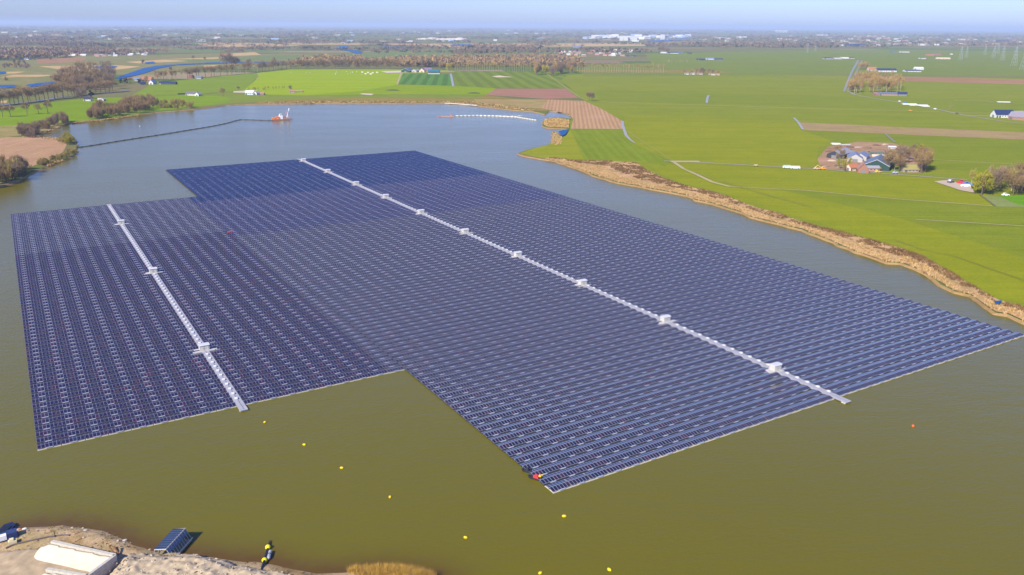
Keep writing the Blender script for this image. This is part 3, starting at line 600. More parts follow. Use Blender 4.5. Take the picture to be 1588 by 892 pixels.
# workboats at the corner and a yellow bag
def boat(px, py, L, W, hull, cargo, lb, rz, cargo_name='cargo'):
    p = P(px, py, WZ); t = empty('workboat', p, rz, lb, 'boat')
    h = MB(); prof = [(-L/2, -W*.42), (L*.25, -W/2), (L/2, 0), (L*.25, W/2), (-L/2, W*.42)]
    n0 = len(prof); vs = [(x*.9, y*.8, -0.2) for x, y in prof]+[(x, y, 0.55) for x, y in prof]+[(x*.88, y*.82, 0.55) for x, y in prof]+[(x*.85, y*.75, 0.12) for x, y in prof]
    h.v = vs; h.f = [tuple(range(n0))[::-1], tuple(range(3*n0, 4*n0))]
    for lv in range(3):
        for i in range(n0): j = (i+1) % n0; h.f.append((lv*n0+i, lv*n0+j, (lv+1)*n0+j, (lv+1)*n0+i))
    h.build('hull', hull, t)
    MB().box(-L*.30, L*.05, -W*.27, W*.27, 0.12, 0.95).box(-L*.22, -L*.02, -W*.2, W*.2, 0.95, 1.25).build(cargo_name, cargo, t); MB().box(-L*.52, -L*.44, -.18, .18, -0.1, 0.9).build('outboard_motor', DARKM, t)
RED = plain((0.62, 0.05, 0.05), 0.5)
boat(829, 742, 4.4, 1.9, DARKM, RED, 'small dark workboat with a red load beside the foremost array corner', 2.1)
boat(816, 731, 3.0, 1.6, DARKM, DARKM, 'small dark open boat tucked against the array edge behind the red loaded one', 2.1)
p = P(838, 737.5, 0.4); t = empty('equipment_bag', (p.x, p.y, -0.15), 0, 'bright yellow equipment bag lying on the raft beside the red loaded workboat', 'bag')
MB().ball((0, 0, .4), .6, 1.1, .75, .5).ball((0.6, .1, .35), .35, 1, 1, .8).build('bag_body', plain((1.0, 0.62, 0.02), .5), t, smooth=True); MB().box(-.12, .08, -.47, .47, .4, .74).build('strap', plain((.7, .25, .02)), t)
p = P(357, 360, 0.3); tag(MB().box(-1.6, -.3, -.4, .4, -.2, .5).box(.3, 1.8, -.3, .4, -.2, .4).ball((0, 0, .2), .5).build('cable_reel', plain((.5, .08, .08)), None, p), 'small red cable reel lying in the array near the inner left corner', 'cable reel')
# ------------------------------------------------------------------ vegetation
def foliage_mat(name, c1, c2, scale=0.35):
    mt, nt, b = node_mat(name); oi = nt.nodes.new('ShaderNodeObjectInfo')
    col = mixc(nt, ramp(nt, noise(nt, scale, 4, 0.7), [(0.35, (0, 0, 0)), (0.65, (1, 1, 1))]), c1, c2)
    col = mixc(nt, mth(nt, 'MULTIPLY', oi.outputs['Random'], 0.45), col, tuple(x*0.6 for x in c1))
    nt.links.new(col, b.inputs['Base Color']); b.inputs['Roughness'].default_value = 1; b.inputs['Specular IOR Level'].default_value = 0; return mt
TWIG = foliage_mat('twigs_brown', (0.27, 0.18, 0.085), (0.39, 0.26, 0.12)); TWIGP = foliage_mat('twigs_grey_brown', (0.20, 0.145, 0.10), (0.31, 0.225, 0.15))
TWIGO = foliage_mat('twigs_orange', (0.38, 0.24, 0.08), (0.47, 0.31, 0.10)); TWIGG = foliage_mat('twigs_budding', (0.34, 0.27, 0.08), (0.44, 0.34, 0.10))
WILL = foliage_mat('willow_yellow', (0.42, 0.32, 0.01), (0.55, 0.42, 0.02)); EVER = foliage_mat('evergreen', (0.018, 0.035, 0.02), (0.04, 0.06, 0.03)); BUD = foliage_mat('buds_yellow_green', (0.30, 0.28, 0.03), (0.40, 0.34, 0.05))
BARK = plain((0.17, 0.12, 0.09), 0.95, 0.05); BARKP = plain((0.42, 0.36, 0.28), 0.95, 0.05)
def tris(n, ctr_fn, L, W, up=0.5, r=rng):
    """n thin twig triangles; ctr_fn gives centres and outward directions"""
    c, o = ctr_fn(n); d = o + r.normal(0, 0.45, (n, 3)) + np.array([0, 0, up]); d /= np.linalg.norm(d, axis=1)[:, None]
    s = np.cross(d, r.normal(0, 1, (n, 3))); s /= np.linalg.norm(s, axis=1)[:, None]
    l = L*r.uniform(.6, 1.4, (n, 1)); w = W*r.uniform(.6, 1.4, (n, 1))
    V = np.stack([c-d*l/2-s*w/2, c-d*l/2+s*w/2, c+d*l/2], 1).reshape(-1, 3); return V
def crown_fn(rx, rz, zc, nclump, r, flat=0.0):
    ang = r.uniform(0, 6.283, nclump); ph = r.uniform(-0.9, 1.2, nclump); rad = r.uniform(0.35, 0.86, nclump)
    cc = np.stack([rx*rad*np.cos(ang)*np.cos(ph*.9), rx*rad*np.sin(ang)*np.cos(ph*.9), zc+rz*rad*np.sin(ph)], 1); cr = r.uniform(0.25, 0.48, nclump)*min(rx, rz)
    def fn(n):
        k = r.integers(0, nclump, n); v = r.normal(0, 1, (n, 3)); v /= np.linalg.norm(v, axis=1)[:, None]; rr = cr[k, None]*r.uniform(0.3, 1, (n, 1))**0.5
        c = cc[k]+v*rr; o = c-np.array([0, 0, zc-rz*.7]); o /= np.linalg.norm(o, axis=1)[:, None]+1e-6; return c, o
    return fn
def make_crown(seed, h, rx, n, mat, trunk=0.3, L=1.4, W=0.22, clumps=16, up=0.4):
    r = np.random.default_rng(seed); rz = h*(1-trunk)/2; zc = h-rz
    V = tris(int(n*1.05), crown_fn(rx, rz, zc, clumps, r), L, W*.72, up, r); V[:, 2] = np.maximum(V[:, 2], h*trunk*0.4)
    return npmesh('crown', V, np.arange(len(V)).reshape(-1, 3), [mat])
def make_trunk(seed, h, rx, mat, r0=0.35, trunk=0.3, limbs=7):
    r = np.random.default_rng(seed+99); m_ = MB(); x, y = r.normal(0, .2, 2); m_.tube((0, 0, -0.4), (x, y, h*trunk), r0, r0*.75, 7); m_.tube((x, y, h*trunk), (x*1.5, y*1.5, h*.86), r0*.75, r0*.15, 6)
    for i in range(limbs):
        a = i*2.4+r.uniform(-.4, .4); z0 = h*(trunk+0.05+0.4*i/limbs); rr = rx*r.uniform(.5, .8); m_.tube((x, y, z0), (rr*math.cos(a), rr*math.sin(a), min(h*.92, z0+h*r.uniform(.16, .30))), r0*.4, r0*.08, 5)
    return m_.mesh('trunk', mat)
SPEC = {  # kind: h, rx, n, mat, trunk, L, W, clumps, up, bark, r0
 'oak': (15, 6.5, 900, TWIG, .28, 1.7, .26, 20, .3, BARK, .40), 'grey': (15, 6.0, 900, TWIGP, .25, 1.7, .26, 18, .4, BARK, .38), 'round': (12, 5.2, 800, TWIG, .30, 1.3, .22, 16, .3, BARK, .3),
 'poplar': (20, 3.2, 620, TWIGG, .30, 1.9, .22, 14, 1.2, BARKP, .32), 'spindly': (17, 3.0, 330, TWIGO, .38, 1.8, .18, 10, 1.3, BARKP, .25), 'orange': (13, 5.0, 800, TWIGO, .15, 1.5, .30, 16, .7, BARK, .3),
 'willow': (12, 6.5, 1000, WILL, .12, 1.2, .50, 18, .2, BARK, .4), 'evergreen': (11, 4.0, 900, EVER, .08, 1.0, .55, 14, .2, BARK, .3), 'bud': (13, 5.0, 800, BUD, .15, 1.2, .35, 14, .4, BARK, .3),
 'thicket': (7.5, 3.0, 620, TWIG, .05, 2.2, .16, 12, 1.8, BARK, .13), 'thicketp': (7.5, 3.2, 620, TWIGP, .05, 2.2, .16, 12, 1.8, BARK, .13), 'osier': (6.5, 3.6, 700, TWIGG, .03, 1.8, .22, 12, 1.2, BARK, .13), 'sapling': (6, 1.7, 160, TWIG, .3, .9, .12, 8, .8, BARK, .1)}
LIB = {}
for k_, (kn, s_) in enumerate(SPEC.items()):
    LIB[kn] = [(make_crown(k_*20+j, s_[0], s_[1], s_[2], s_[3], s_[4], s_[5], s_[6], s_[7], s_[8]), make_trunk(k_*20+j, s_[0], s_[1], s_[9], s_[10], s_[4])) for j in range(4)]
def tree(p, kind, h, label, group=None, name='bare_tree', wide=1.0, cat='tree'):
    cr, tr = LIB[kind][int(rng.integers(0, 4))]; s = h/SPEC[kind][0]
    t = empty(name, p, float(rng.uniform(0, 6.28)), label, cat, group); t.scale = (s*wide, s*wide, s)
    link('trunk', tr, t); link('crown', cr, t); return t
def hpx(x, y, px): return px*mpp(x, y)/0.97
def tree_row(a, b_, n, kinds, hp, label, group, jit=0.4, name='bare_tree', wide=1.0, one=None):
    for i in range(n):
        f = (i+.5)/n; x = a[0]+(b_[0]-a[0])*f+rng.uniform(-jit, jit)*abs(b_[0]-a[0])/n; y = a[1]+(b_[1]-a[1])*f
        lb = label if one is None else one % ordn(i)
        tree(P(x, y), kinds[int(rng.integers(0, len(kinds)))], hpx(x, y, hp*rng.uniform(.88, 1.12)), lb, group, name, wide)
def tree_patch(poly, n, kinds, hp, label, group, name='bare_tree', wide=1.0, cat='tree'):
    X0, X1 = min(q[0] for q in poly), max(q[0] for q in poly); Y0, Y1 = min(q[1] for q in poly), max(q[1] for q in poly); k = 0; tr = 0
    while k < n and tr < 4000:
        tr += 1; x, y = rng.uniform(X0, X1), rng.uniform(Y0, Y1)
        if inside(poly, np.array([x]), np.array([y]))[0]:
            tree(P(x, y), kinds[int(rng.integers(0, len(kinds)))], hpx(x, y, hp*rng.uniform(.78, 1.15)), label, group, name, wide, cat); k += 1
# left: avenue, meadow trees, wood
tree_row((-30, 168), (100, 152), 19, ['round', 'oak'], 21, 'bare brown tree in the avenue along the dark canal at the left edge', 'avenue trees by the left canal')
tree_row((100, 151), (178, 143), 12, ['round', 'oak'], 17, 'bare brown tree where the canal avenue meets the big left wood', 'avenue trees beside the left wood')
tree_patch([(88, 140), (100, 128), (150, 117), (178, 120), (182, 138), (150, 146), (120, 147)], 46, ['oak', 'grey', 'round'], 21, 'tall bare brown tree of the dense wood left of the lake', 'trees of the big left wood')
tree_patch([(122, 150), (138, 148), (138, 155), (124, 156)], 5, ['grey', 'thicketp'], 15, 'bare dark shrub tree crowding the white cottage in the left meadow', 'trees around the white cottage', 'shrub_tree')
tree(P(142, 153), 'evergreen', 14, 'dark evergreen tree right behind the white cottage in the left meadow', None, 'evergreen_tree')
for i, x in enumerate((4, 17, 42, 60, 75)): tree(P(x, (182, 181.5, 178, 177, 176)[i]), 'round', hpx(x, 178, (17, 17, 17, 14, 18)[i]), 'small round bare tree, %s from the left in the row on the bright meadow' % ordn(i), 'meadow row trees', wide=1.05)
tree_row((242, 127), (400, 112), 34, ['round', 'spindly'], 15, 'slender bare tree in the roadside row beyond the left fields', 'trees along the far left road')
tree_row((400, 112), (446, 107), 9, ['round', 'grey'], 14, 'dark bare tree at the bend of the roadside row beyond the bright field', 'trees at the road bend')
tree_row((450, 107.5), (620, 107), 26, ['grey', 'round', 'oak'], 15, 'bare tree on the roadside behind the bright green field', 'trees behind the bright field')
for x, y, h, k in ((352, 109, 26, 'grey'), (360, 109, 24, 'grey'), (366, 109, 20, 'grey'), (385, 108, 16, 'grey'), (300, 94, 7, 'grey'), (318, 95, 6, 'grey')): tree(P(x, y), k, hpx(x, y, h), 'tall dense bare tree of the isolated group by the narrow river', 'group by the narrow river')
tree(P(346, 150), 'round', hpx(346, 150, 13), 'round brown bush tree between the two lakeside farms', None, 'bush'); tree(P(370, 141), 'grey', hpx(370, 141, 7), 'dark small bush on the field corner right of the round bush', None, 'bush')
tree_row((385, 142), (445, 139), 12, ['bud', 'sapling'], 6, 'small budding garden tree behind the white lakeside house', 'garden trees behind the lakeside house', name='garden_tree')
tree(P(451, 142), 'grey', hpx(451, 142, 9), 'bare tree on the left of the little lakeside shed', None)
tree_patch([(180, 128), (215, 126), (238, 124), (236, 131), (190, 133)], 14, ['round', 'evergreen', 'orange'], 8, 'small garden tree around the red roofed farm in the left fields', 'trees around the red roofed farm', 'garden_tree')
# shore thickets left
tree_patch([(135, 186), (150, 172), (190, 165), (240, 160), (248, 166), (215, 176), (185, 181), (150, 185)], 80, ['thicket'], 13.5, 'tall reddish brown osier bush of the long thicket on the left shore', 'bushes of the long left shore thicket', 'osier_bush', cat='bush')
tree_patch([(248, 166), (262, 160), (300, 162), (300, 168), (250, 171)], 18, ['osier'], 8.5, 'low yellowish osier bush ending the long left shore thicket', 'yellowish bushes on the left shore', 'osier_bush', cat='bush')
tree_patch([(28, 213), (36, 205), (70, 197), (100, 188), (108, 191), (90, 196), (62, 205), (52, 214)], 44, ['thicketp', 'thicket'], 12.5, 'dark brown osier bush of the thicket beside the left cove', 'bushes of the cove thicket', 'osier_bush', cat='bush')
tree_patch([(90, 222), (96, 216), (114, 218), (116, 226), (100, 226)], 11, ['osier', 'bud'], 12, 'yellow green willow bush on the tip of the left headland', 'willow bushes on the headland tip', 'willow_bush', cat='bush')
tree_patch([(60, 254), (80, 247), (112, 236), (117, 236), (112, 242), (98, 248), (78, 256), (62, 260)], 34, ['osier', 'thicket'], 6.5, 'low olive bush along the near shore of the left headland', 'low bushes on the headland shore', 'shore_bush', cat='bush')
tree_patch([(-25, 290), (-10, 270), (20, 262), (45, 264), (50, 268), (20, 282), (0, 287), (-20, 294)], 34, ['osier', 'thicket', 'grey'], 21, 'tall tangled olive brown shrub at the waterside on the left frame edge', 'tall shrubs at the left frame edge', 'shrub_tree', cat='bush')
# centre
tree(P(697, 109.5), 'willow', hpx(697, 109.5, 13), 'bright yellow willow beside the farm behind the striped field', None, 'willow_tree')
for x, y, k, h in ((685, 107, 'orange', 13), (712, 108, 'grey', 8), (648, 104, 'evergreen', 8), (657, 104, 'grey', 13), (668, 104, 'grey', 12), (679, 105, 'grey', 12)): tree(P(x, y), k, hpx(x, y, h), 'bare tree standing among the barns behind the striped field', 'trees among the central barns')
tree_row((704, 109.6), (824, 110.6), 34, ['poplar'], 13, 'slim pale trunked poplar in the row behind the mown fields', 'poplars behind the mown fields', .15, 'poplar_tree', .8)
tree_row((893, 111.6), (1030, 113.4), 36, ['spindly'], 14, 'slim orange brown poplar in the row right of the orange grove', 'orange brown poplar row', .15, 'poplar_tree', .9)
tree_patch([(826, 116), (830, 112), (888, 111), (890, 115), (860, 117)], 18, ['grey', 'thicketp', 'orange'], 17, 'bare brown tree of the small grove with the orange willow', 'bare trees of the small grove', wide=.9)
tree(P(846, 114.5), 'willow', hpx(846, 114.5, 15), 'golden orange willow in the middle of the small brown grove', None, 'willow_tree'); tree(P(857, 114), 'bud', hpx(857, 114, 12), 'yellow green tree right of the golden willow in the grove', None, 'budding_tree')
tree(P(868, 112.5), 'orange', hpx(868, 112, 17), 'orange brown tree at the right side of the small grove', None)
for i, (x, h) in enumerate(((914, 14), (918, 12))): tree(P(x, 157), 'grey', hpx(x, 157, h*1.1), ('bare tree standing alone at the corner of the ploughed field', 'slimmer bare tree touching the lone tree at the ploughed corner')[i], None)
# right
tree_patch([(1318, 145), (1322, 134), (1345, 130), (1395, 134), (1400, 142), (1340, 146)], 66, ['spindly', 'poplar', 'orange'], 19, 'slim orange brown tree of the square plantation by the road bend', 'trees of the square plantation', wide=.9)
tree(P(1320, 143), 'thicketp', hpx(1320, 143, 14), 'dark dense bush at the near left corner of the square plantation', None, 'bush')
for i in range(6): tree(P(1333+i*2.2, 106+rng.uniform(0, 3)), 'orange', hpx(1335, 108, 10), 'brown tree between the canal and the orange roofed barn', 'trees by the orange roofed barn')
tree_patch([(1500, 300), (1506, 290), (1525, 284), (1560, 283), (1640, 288), (1640, 304), (1560, 304), (1515, 304)], 32, ['oak', 'grey', 'oak', 'grey', 'poplar', 'bud'], 31, 'tall bare tree of the dense grove at the right frame edge', 'trees of the right edge grove')
tree_patch([(1415, 268), (1412, 256), (1432, 250), (1442, 262), (1440, 269)], 8, ['oak', 'bud', 'poplar'], 27, 'tall budding tree on the right of the farm on the lake side', 'trees right of the lakeside right farm')
tree_patch([(1374, 262), (1378, 254), (1402, 256), (1402, 267), (1380, 267)], 12, ['oak', 'grey', 'poplar'], 23, 'bare tree between the big barn and the thatched shed', 'trees between barn and thatched shed')
tree_patch([(1286, 246), (1296, 236), (1312, 240), (1300, 256)], 5, ['round', 'sapling'], 15, 'thin bare tree at the left back of the right farm', 'trees behind the right farm')
tree_patch([(1386, 250), (1390, 240), (1424, 244), (1430, 252), (1400, 256)], 9, ['oak', 'grey', 'bud'], 22, 'bare tree behind the thatched house of the right farm', 'trees behind the thatched house')
for x, y, h in ((1303, 262, 20), (1309, 264, 16), (1315, 260, 16)): tree(P(x, y), 'bud', hpx(x, y, h), 'thin olive tree in front of the left barns of the right farm', 'olive trees before the left barns', wide=.8)
tree(P(1311, 266), 'thicketp', 5, 'small dark bush at the farm track entrance', None, 'bush'); tree(P(1364, 266), 'orange', 4, 'low orange bush on the lawn before the big barn', None, 'bush')
tree(P(1474, 172), 'sapling', 9, 'grey spindly shrub beside the country road on the right', None, 'bush')
tree_patch([(1057, 115), (1062, 112.6), (1100, 113), (1118, 115.6), (1090, 116.5)], 12, ['round', 'orange', 'grey'], 8, 'small bare tree among the low houses on the far road', 'trees among the low far houses')
tree_patch([(1018, 98), (1060, 95), (1068, 98.5), (1030, 99)], 12, ['spindly'], 5, 'thin brown tree of the loose row in the far polder', 'thin trees of the far polder')
tree_patch([(1018, 81), (1030, 78), (1042, 80), (1036, 83)], 9, ['grey'], 9, 'bare tree beside the long far barn with white end', 'trees beside the long far barn')
for x, y in ((22, 100), (30, 101), (38, 101.5), (10, 126), (78, 95), (265, 110), (425, 95), (140, 109), (222, 100)): tree(P(x, y), 'thicketp', hpx(x, y, 6), 'small dark bush alone on the left flood plain', 'lone bushes of the flood plain', 'bush', cat='bush')

# far woods: many crowns in a few masses
def wood(name, pts, hs, mats, label, nt_=22, spread=None):
    """pts (n,2) world positions, hs heights; each crown a burst of twig faces"""
    n = len(pts); pts = np.asarray(pts); hs = np.asarray(hs)
    v = rng.normal(0, 1, (n, nt_, 3)); v /= np.linalg.norm(v, axis=2)[:, :, None]; v[:, :, 2] = np.abs(v[:, :, 2])*rng.choice([1, 1, -.5], (n, nt_))
    c = v*rng.uniform(.45, 1, (n, nt_, 1)); w = hs*(0.42 if spread is None else spread)
    c = np.stack([pts[:, 0, None]+c[:, :, 0]*w[:, None], pts[:, 1, None]+c[:, :, 1]*w[:, None], LZ+hs[:, None]*(0.52+0.48*c[:, :, 2])], -1)
    d = v+np.array([0, 0, .6])+rng.normal(0, .4, v.shape); d /= np.linalg.norm(d, axis=2)[:, :, None]; s = np.cross(d, rng.normal(0, 1, d.shape)); s /= np.linalg.norm(s, axis=2)[:, :, None]
    L = (hs*.30)[:, None, None]*rng.uniform(.6, 1.3, (n, nt_, 1)); W = L*.38
    V = np.stack([c-d*L/2-s*W, c-d*L/2+s*W, c+d*L/2], 2).reshape(-1, 3); V[:, 2] = np.maximum(V[:, 2], LZ)
    F = np.arange(len(V)).reshape(-1, 3); mi = np.repeat(rng.integers(0, len(mats), n), nt_)
    return tag(link(name, npmesh(name, V, F, mats, mi)), label, 'woodland', None, 'stuff')
def fill(poly, dens, hp, jit=.25):
    """points inside an image polygon, about one per dens square metres"""
    W = [P(*q) for q in poly]; X0, X1 = min(q.x for q in W), max(q.x for q in W); Y0, Y1 = min(q.y for q in W), max(q.y for q in W)
    n = int((X1-X0)*(Y1-Y0)/dens); X = rng.uniform(X0, X1, n); Y = rng.uniform(Y0, Y1, n); k = inside([(q.x, q.y) for q in W], X, Y)
    X, Y = X[k], Y[k]; return np.stack([X, Y], 1), hp*rng.uniform(1-jit, 1+jit, len(X))
def fills(L): A = [fill(*q) for q in L]; return np.concatenate([a[0] for a in A]), np.concatenate([a[1] for a in A])
p_, h_ = fills([([(440, 104), (470, 99), (560, 97), (700, 96), (820, 97), (905, 99), (905, 103), (820, 104), (700, 104), (560, 104)], 190, 17), ([(560, 98), (620, 92), (830, 88), (900, 92), (900, 99), (700, 98)], 520, 17), ([(640, 104), (700, 98), (700, 104.5)], 170, 22),
   ([(455, 96), (500, 92), (560, 92), (560, 97)], 300, 18)])
wood('bare_woodland', p_, h_, [TWIG, TWIG, TWIGP, TWIGO], 'broad belt of bare brown woodland behind the bright fields', 26)
p_, h_ = fills([([(-80, 98), (0, 97), (60, 93), (105, 91), (110, 84), (60, 83), (-80, 82)], 330, 22), ([(110, 88), (180, 87), (180, 80), (100, 80)], 700, 18), ([(-80, 74), (60, 73), (140, 74), (60, 68), (-80, 66)], 900, 20), ([(60, 72), (150, 71), (150, 74.5), (60, 74)], 600, 20),
   ([(-80, 64), (80, 62), (150, 63), (110, 66), (-80, 67)], 1500, 20), ([(180, 88), (245, 86), (240, 83), (180, 82)], 900, 16), ([(150, 75), (250, 73), (250, 71), (150, 72)], 1500, 18), ([(235, 71), (285, 70.5), (285, 68.5), (235, 68.5)], 500, 20), ([(350, 84), (380, 83), (376, 79), (352, 80)], 700, 18), ([(-80, 112), (0, 111), (46, 109), (46, 105), (-80, 104)], 500, 12)])
wood('bare_woodland', p_, h_, [TWIGP, TWIGP, TWIG], 'scattered purplish brown woods on the far left plain', 24)
p_, h_ = fills([([(1000, 73), (1080, 73), (1300, 76), (1300, 72), (1180, 69), (1000, 69)], 1400, 18), ([(880, 80), (960, 84), (1010, 82), (1000, 77), (900, 75)], 1500, 15), ([(700, 86), (800, 84), (880, 82), (880, 78), (760, 76), (700, 80)], 1300, 17), ([(800, 92), (880, 90), (880, 86), (830, 86)], 2500, 14), ([(640, 76), (740, 75), (740, 72), (640, 72)], 2500, 18)])
wood('bare_woodland', p_, h_, [TWIGP, TWIGP, TWIG, EVER], 'loose brown hedges and groves in the middle of the far plain', 22)
# hazy belts all over the horizon
pp, hh_ = [], []
for k in range(430):
    y = 43+33*rng.random()**1.7+0.005*rng.uniform(0, 1588); x = rng.uniform(-60, 1650)
    if 900 < x < 1660 and y > 72+(x-900)*.004: continue
    p = P(x, y); dd = math.hypot(p.x, p.y); n_ = int(rng.integers(14, 42)); ln = min(2200, dd*rng.uniform(.02, .09)); a = -HEAD+rng.normal(0, .25)
    t = rng.uniform(-.5, .5, n_)*ln; wd = rng.normal(0, dd*.004, n_)
    pp.append(np.stack([p.x+t*math.cos(a)-wd*math.sin(a), p.y+t*math.sin(a)+wd*math.cos(a)], 1)); hh_.append(np.full(n_, min(34, 11+dd*.0014))*rng.uniform(.7, 1.25, n_))
wood('distant_woodland', np.concatenate(pp), np.concatenate(hh_), [TWIGP, TWIGP, EVER, TWIG], 'hazy blue belts of trees strewn over the plain towards the horizon', 14, 0.8)
pp, hh_ = [], []
for k in range(150):
    x = rng.uniform(1060, 1640); y = rng.uniform(56, 74)+0.002*(x-1060); p = P(x, y); dd = math.hypot(p.x, p.y); n_ = 34; t = rng.normal(0, dd*.012, n_); wd = rng.normal(0, dd*.012, n_)
    pp.append(np.stack([p.x+t, p.y+wd], 1)); hh_.append(np.full(n_, 15.)*rng.uniform(.6, 1.2, n_))
wood('town_trees', np.concatenate(pp), np.concatenate(hh_), [TWIGP, TWIG, EVER], 'hazy mass of trees through the far town on the right', 16, 0.6)

# reeds on the right shore, grass on the near bank
def tufts(name, pts, hs, ws, mats, label, k=7, z=None, cat='reeds'):
    n = len(pts); pts = np.asarray(pts); z = np.full(n, LZ) if z is None else np.asarray(z); a = rng.uniform(0, 6.283, (n, k)); r_ = rng.uniform(0, .8, (n, k))*ws[:, None]
    bx = pts[:, 0, None]+r_*np.cos(a); by_ = pts[:, 1, None]+r_*np.sin(a); h = hs[:, None]*rng.uniform(.6, 1.15, (n, k)); w = ws[:, None]*.34; b2 = rng.uniform(0, 6.283, (n, k)); lx, ly = rng.normal(0, .22, (n, k))*h, rng.normal(0, .22, (n, k))*h
    V = np.stack([np.stack([bx-w*np.cos(b2), by_-w*np.sin(b2), np.broadcast_to(z[:, None], bx.shape)], -1), np.stack([bx+w*np.cos(b2), by_+w*np.sin(b2), np.broadcast_to(z[:, None], bx.shape)], -1), np.stack([bx+lx, by_+ly, z[:, None]+h], -1)], 2).reshape(-1, 3)
    return tag(link(name, npmesh(name, V, np.arange(len(V)).reshape(-1, 3), mats, np.repeat(rng.integers(0, len(mats), n), k))), label, cat, None, 'stuff')
REED = foliage_mat('reed_pale', (0.58, 0.39, 0.17), (0.74, 0.53, 0.27), .12); REEDO = foliage_mat('reed_ochre', (0.36, 0.22, 0.08), (0.48, 0.31, 0.11), .12); SCRUB = foliage_mat('scrub_brown', (0.17, 0.095, 0.04), (0.29, 0.18, 0.08), .1)
TOPE = [(845, 246), (856, 245), (904, 250), (935, 250), (987, 253), (1002, 264), (1030, 277), (1059, 288), (1097, 296), (1119, 302), (1155, 316), (1177, 324), (1200, 329), (1244, 345), (1288, 357), (1343, 371), (1398, 386), (1439, 403), (1467, 419), (1508, 444), (1550, 467), (1588, 477), (1650, 500)]
BOTE = [(1650, 521), (1588, 498.5), (1564, 487.5), (1544, 484.5), (1528, 473.5), (1506, 457.5), (1481, 451.5), (1448, 431.5), (1420, 415.5), (1398, 407.5), (1376, 406.5), (1326, 389.5), (1282, 370.5), (1244, 355.5), (1191, 342.5), (1164, 335.5), (1143, 326.5), (1107, 315.5), (1078, 309.5), (1069, 303.5), (1045, 298.5), (1011, 292.5), (987, 287.5), (959, 282.5), (930, 274.5), (915, 268.5), (882, 256.5), (863, 250), (845, 247)]
field(TOPE+BOTE, soil('reed_ground', (0.34, 0.20, 0.085), (0.54, 0.36, 0.18), AR, c3=(0.20, 0.14, 0.06)), 'reed_land')
pts, _ = fill(TOPE+BOTE, 1.3, 1)
line = [tuple(P(*q)[:2]) for q in BOTE]; tline = [tuple(P(*q)[:2]) for q in TOPE]
dw = dist_line(line, pts[:, 0], pts[:, 1]); dt_ = dist_line(tline, pts[:, 0], pts[:, 1]); f = dw/(dw+dt_+1e-6)
nz = vnoise(pts[:, 0], pts[:, 1], 9, 5)*.6+vnoise(pts[:, 0], pts[:, 1], 3.5, 6)*.4
a = (f < .42+.6*(nz-.5)); tufts('reed_bed', pts[a], .8+.9*nz[a], np.full(a.sum(), .75), [REED, REED, REEDO], 'pale golden reeds along the right shore of the lake', 7)
a2 = ~a & (nz > .33) & (f > .42); tufts('scrub', pts[a2], .5+1.7*nz[a2]*(f[a2] > .5), np.full(a2.sum(), .8), [SCRUB], 'brown scrub between the reeds and the right meadow', 6, cat='scrub')
a3 = ~a & ~a2; a3 &= rng.random(len(a3)) < .5; tufts('rough_grass', pts[a3], np.full(a3.sum(), .8), np.full(a3.sum(), .6), [REEDO, REED], 'dry tufts of grass in the right shore strip', 5, cat='grass')
L = []
for poly, d_ in (([(855, 223), (857, 210), (860, 204), (866, 208), (872, 215), (870, 223), (862, 225)], 3), ([(845, 184.5), (866, 183), (883, 186), (882, 198), (866, 197.8), (849, 197), (843, 193)], 5), ([(110, 190), (150, 186.5), (185, 182.5), (215, 177.5), (215, 179), (185, 183.5), (150, 187.5), (112, 191.5)], 3),
                 ([(55, 206), (62, 205.5), (92, 197), (90, 200), (80, 202), (62, 208)], 3), ([(30, 213), (60, 211.5), (88, 214), (100, 217), (90, 218), (55, 214.5)], 4), ([(70, 256), (90, 247), (98, 247), (96, 250), (76, 258)], 3), ([(185, 181), (192, 179), (192, 177), (175, 180)], 3)):
    L.append(fill(poly, d_, 2.4)[0])
pts = np.concatenate(L); tufts('reed_bed', pts, rng.uniform(.7, 1.4, len(pts)), np.full(len(pts), 1.0), [REED, REEDO], 'golden reed patches on the coves and islets of the far shores', 7)
pts, _ = fill([(395, 159.5), (480, 157), (600, 157), (735, 158), (800, 166), (835, 171), (828, 172.5), (790, 169.5), (740, 163.7), (690, 159.8), (560, 159.8), (430, 160.8)], 14, 1)
tufts('reed_bed', pts, rng.uniform(.7, 1.9, len(pts)), np.full(len(pts), 1.6), [REEDO, SCRUB, REED], 'rusty strip of low reeds along the back shore of the lake', 6)
# near bank: golden grass
q = [(538, 889), (560, 885), (600, 882.5), (630, 884), (655, 890), (676, 897), (640, 905), (560, 900)]; W = [P(*a_, WZ) for a_ in q]; X0, X1 = min(w_.x for w_ in W), max(w_.x for w_ in W); Y0, Y1 = min(w_.y for w_ in W), max(w_.y for w_ in W)
X_ = rng.uniform(X0, X1, 9000); Y_ = rng.uniform(Y0, Y1, 9000); k = inside([(w_.x, w_.y) for w_ in W], X_, Y_); pts = np.stack([X_[k], Y_[k]], 1); zz = np.array([max(bankz(p), WZ-.1)-.1 for p in pts])
GOLD = foliage_mat('reed_gold', (0.55, 0.33, 0.06), (0.75, 0.48, 0.10), .5)
tufts('golden_reeds', pts, rng.uniform(1.0, 2.2, len(pts)), np.full(len(pts), .16), [GOLD, GOLD, REEDO], 'golden reeds at the bottom edge of the near bank', 6, zz)
k = 2600; i0 = rng.integers(0, len(bankpoly), 1); X_ = rng.uniform(min(sx), max(sx), 16000); Y_ = rng.uniform(min(sy)-30, max(sy), 16000)
Dn = dist_line(shore, X_, Y_); inn = inside(bankpoly, X_, Y_) & (vnoise(X_, Y_, 4, 9)*.6+vnoise(X_, Y_, 1.5, 10)*.4 > .60) & (Dn > 1) & (Dn < 16); pts = np.stack([X_[inn], Y_[inn]], 1)
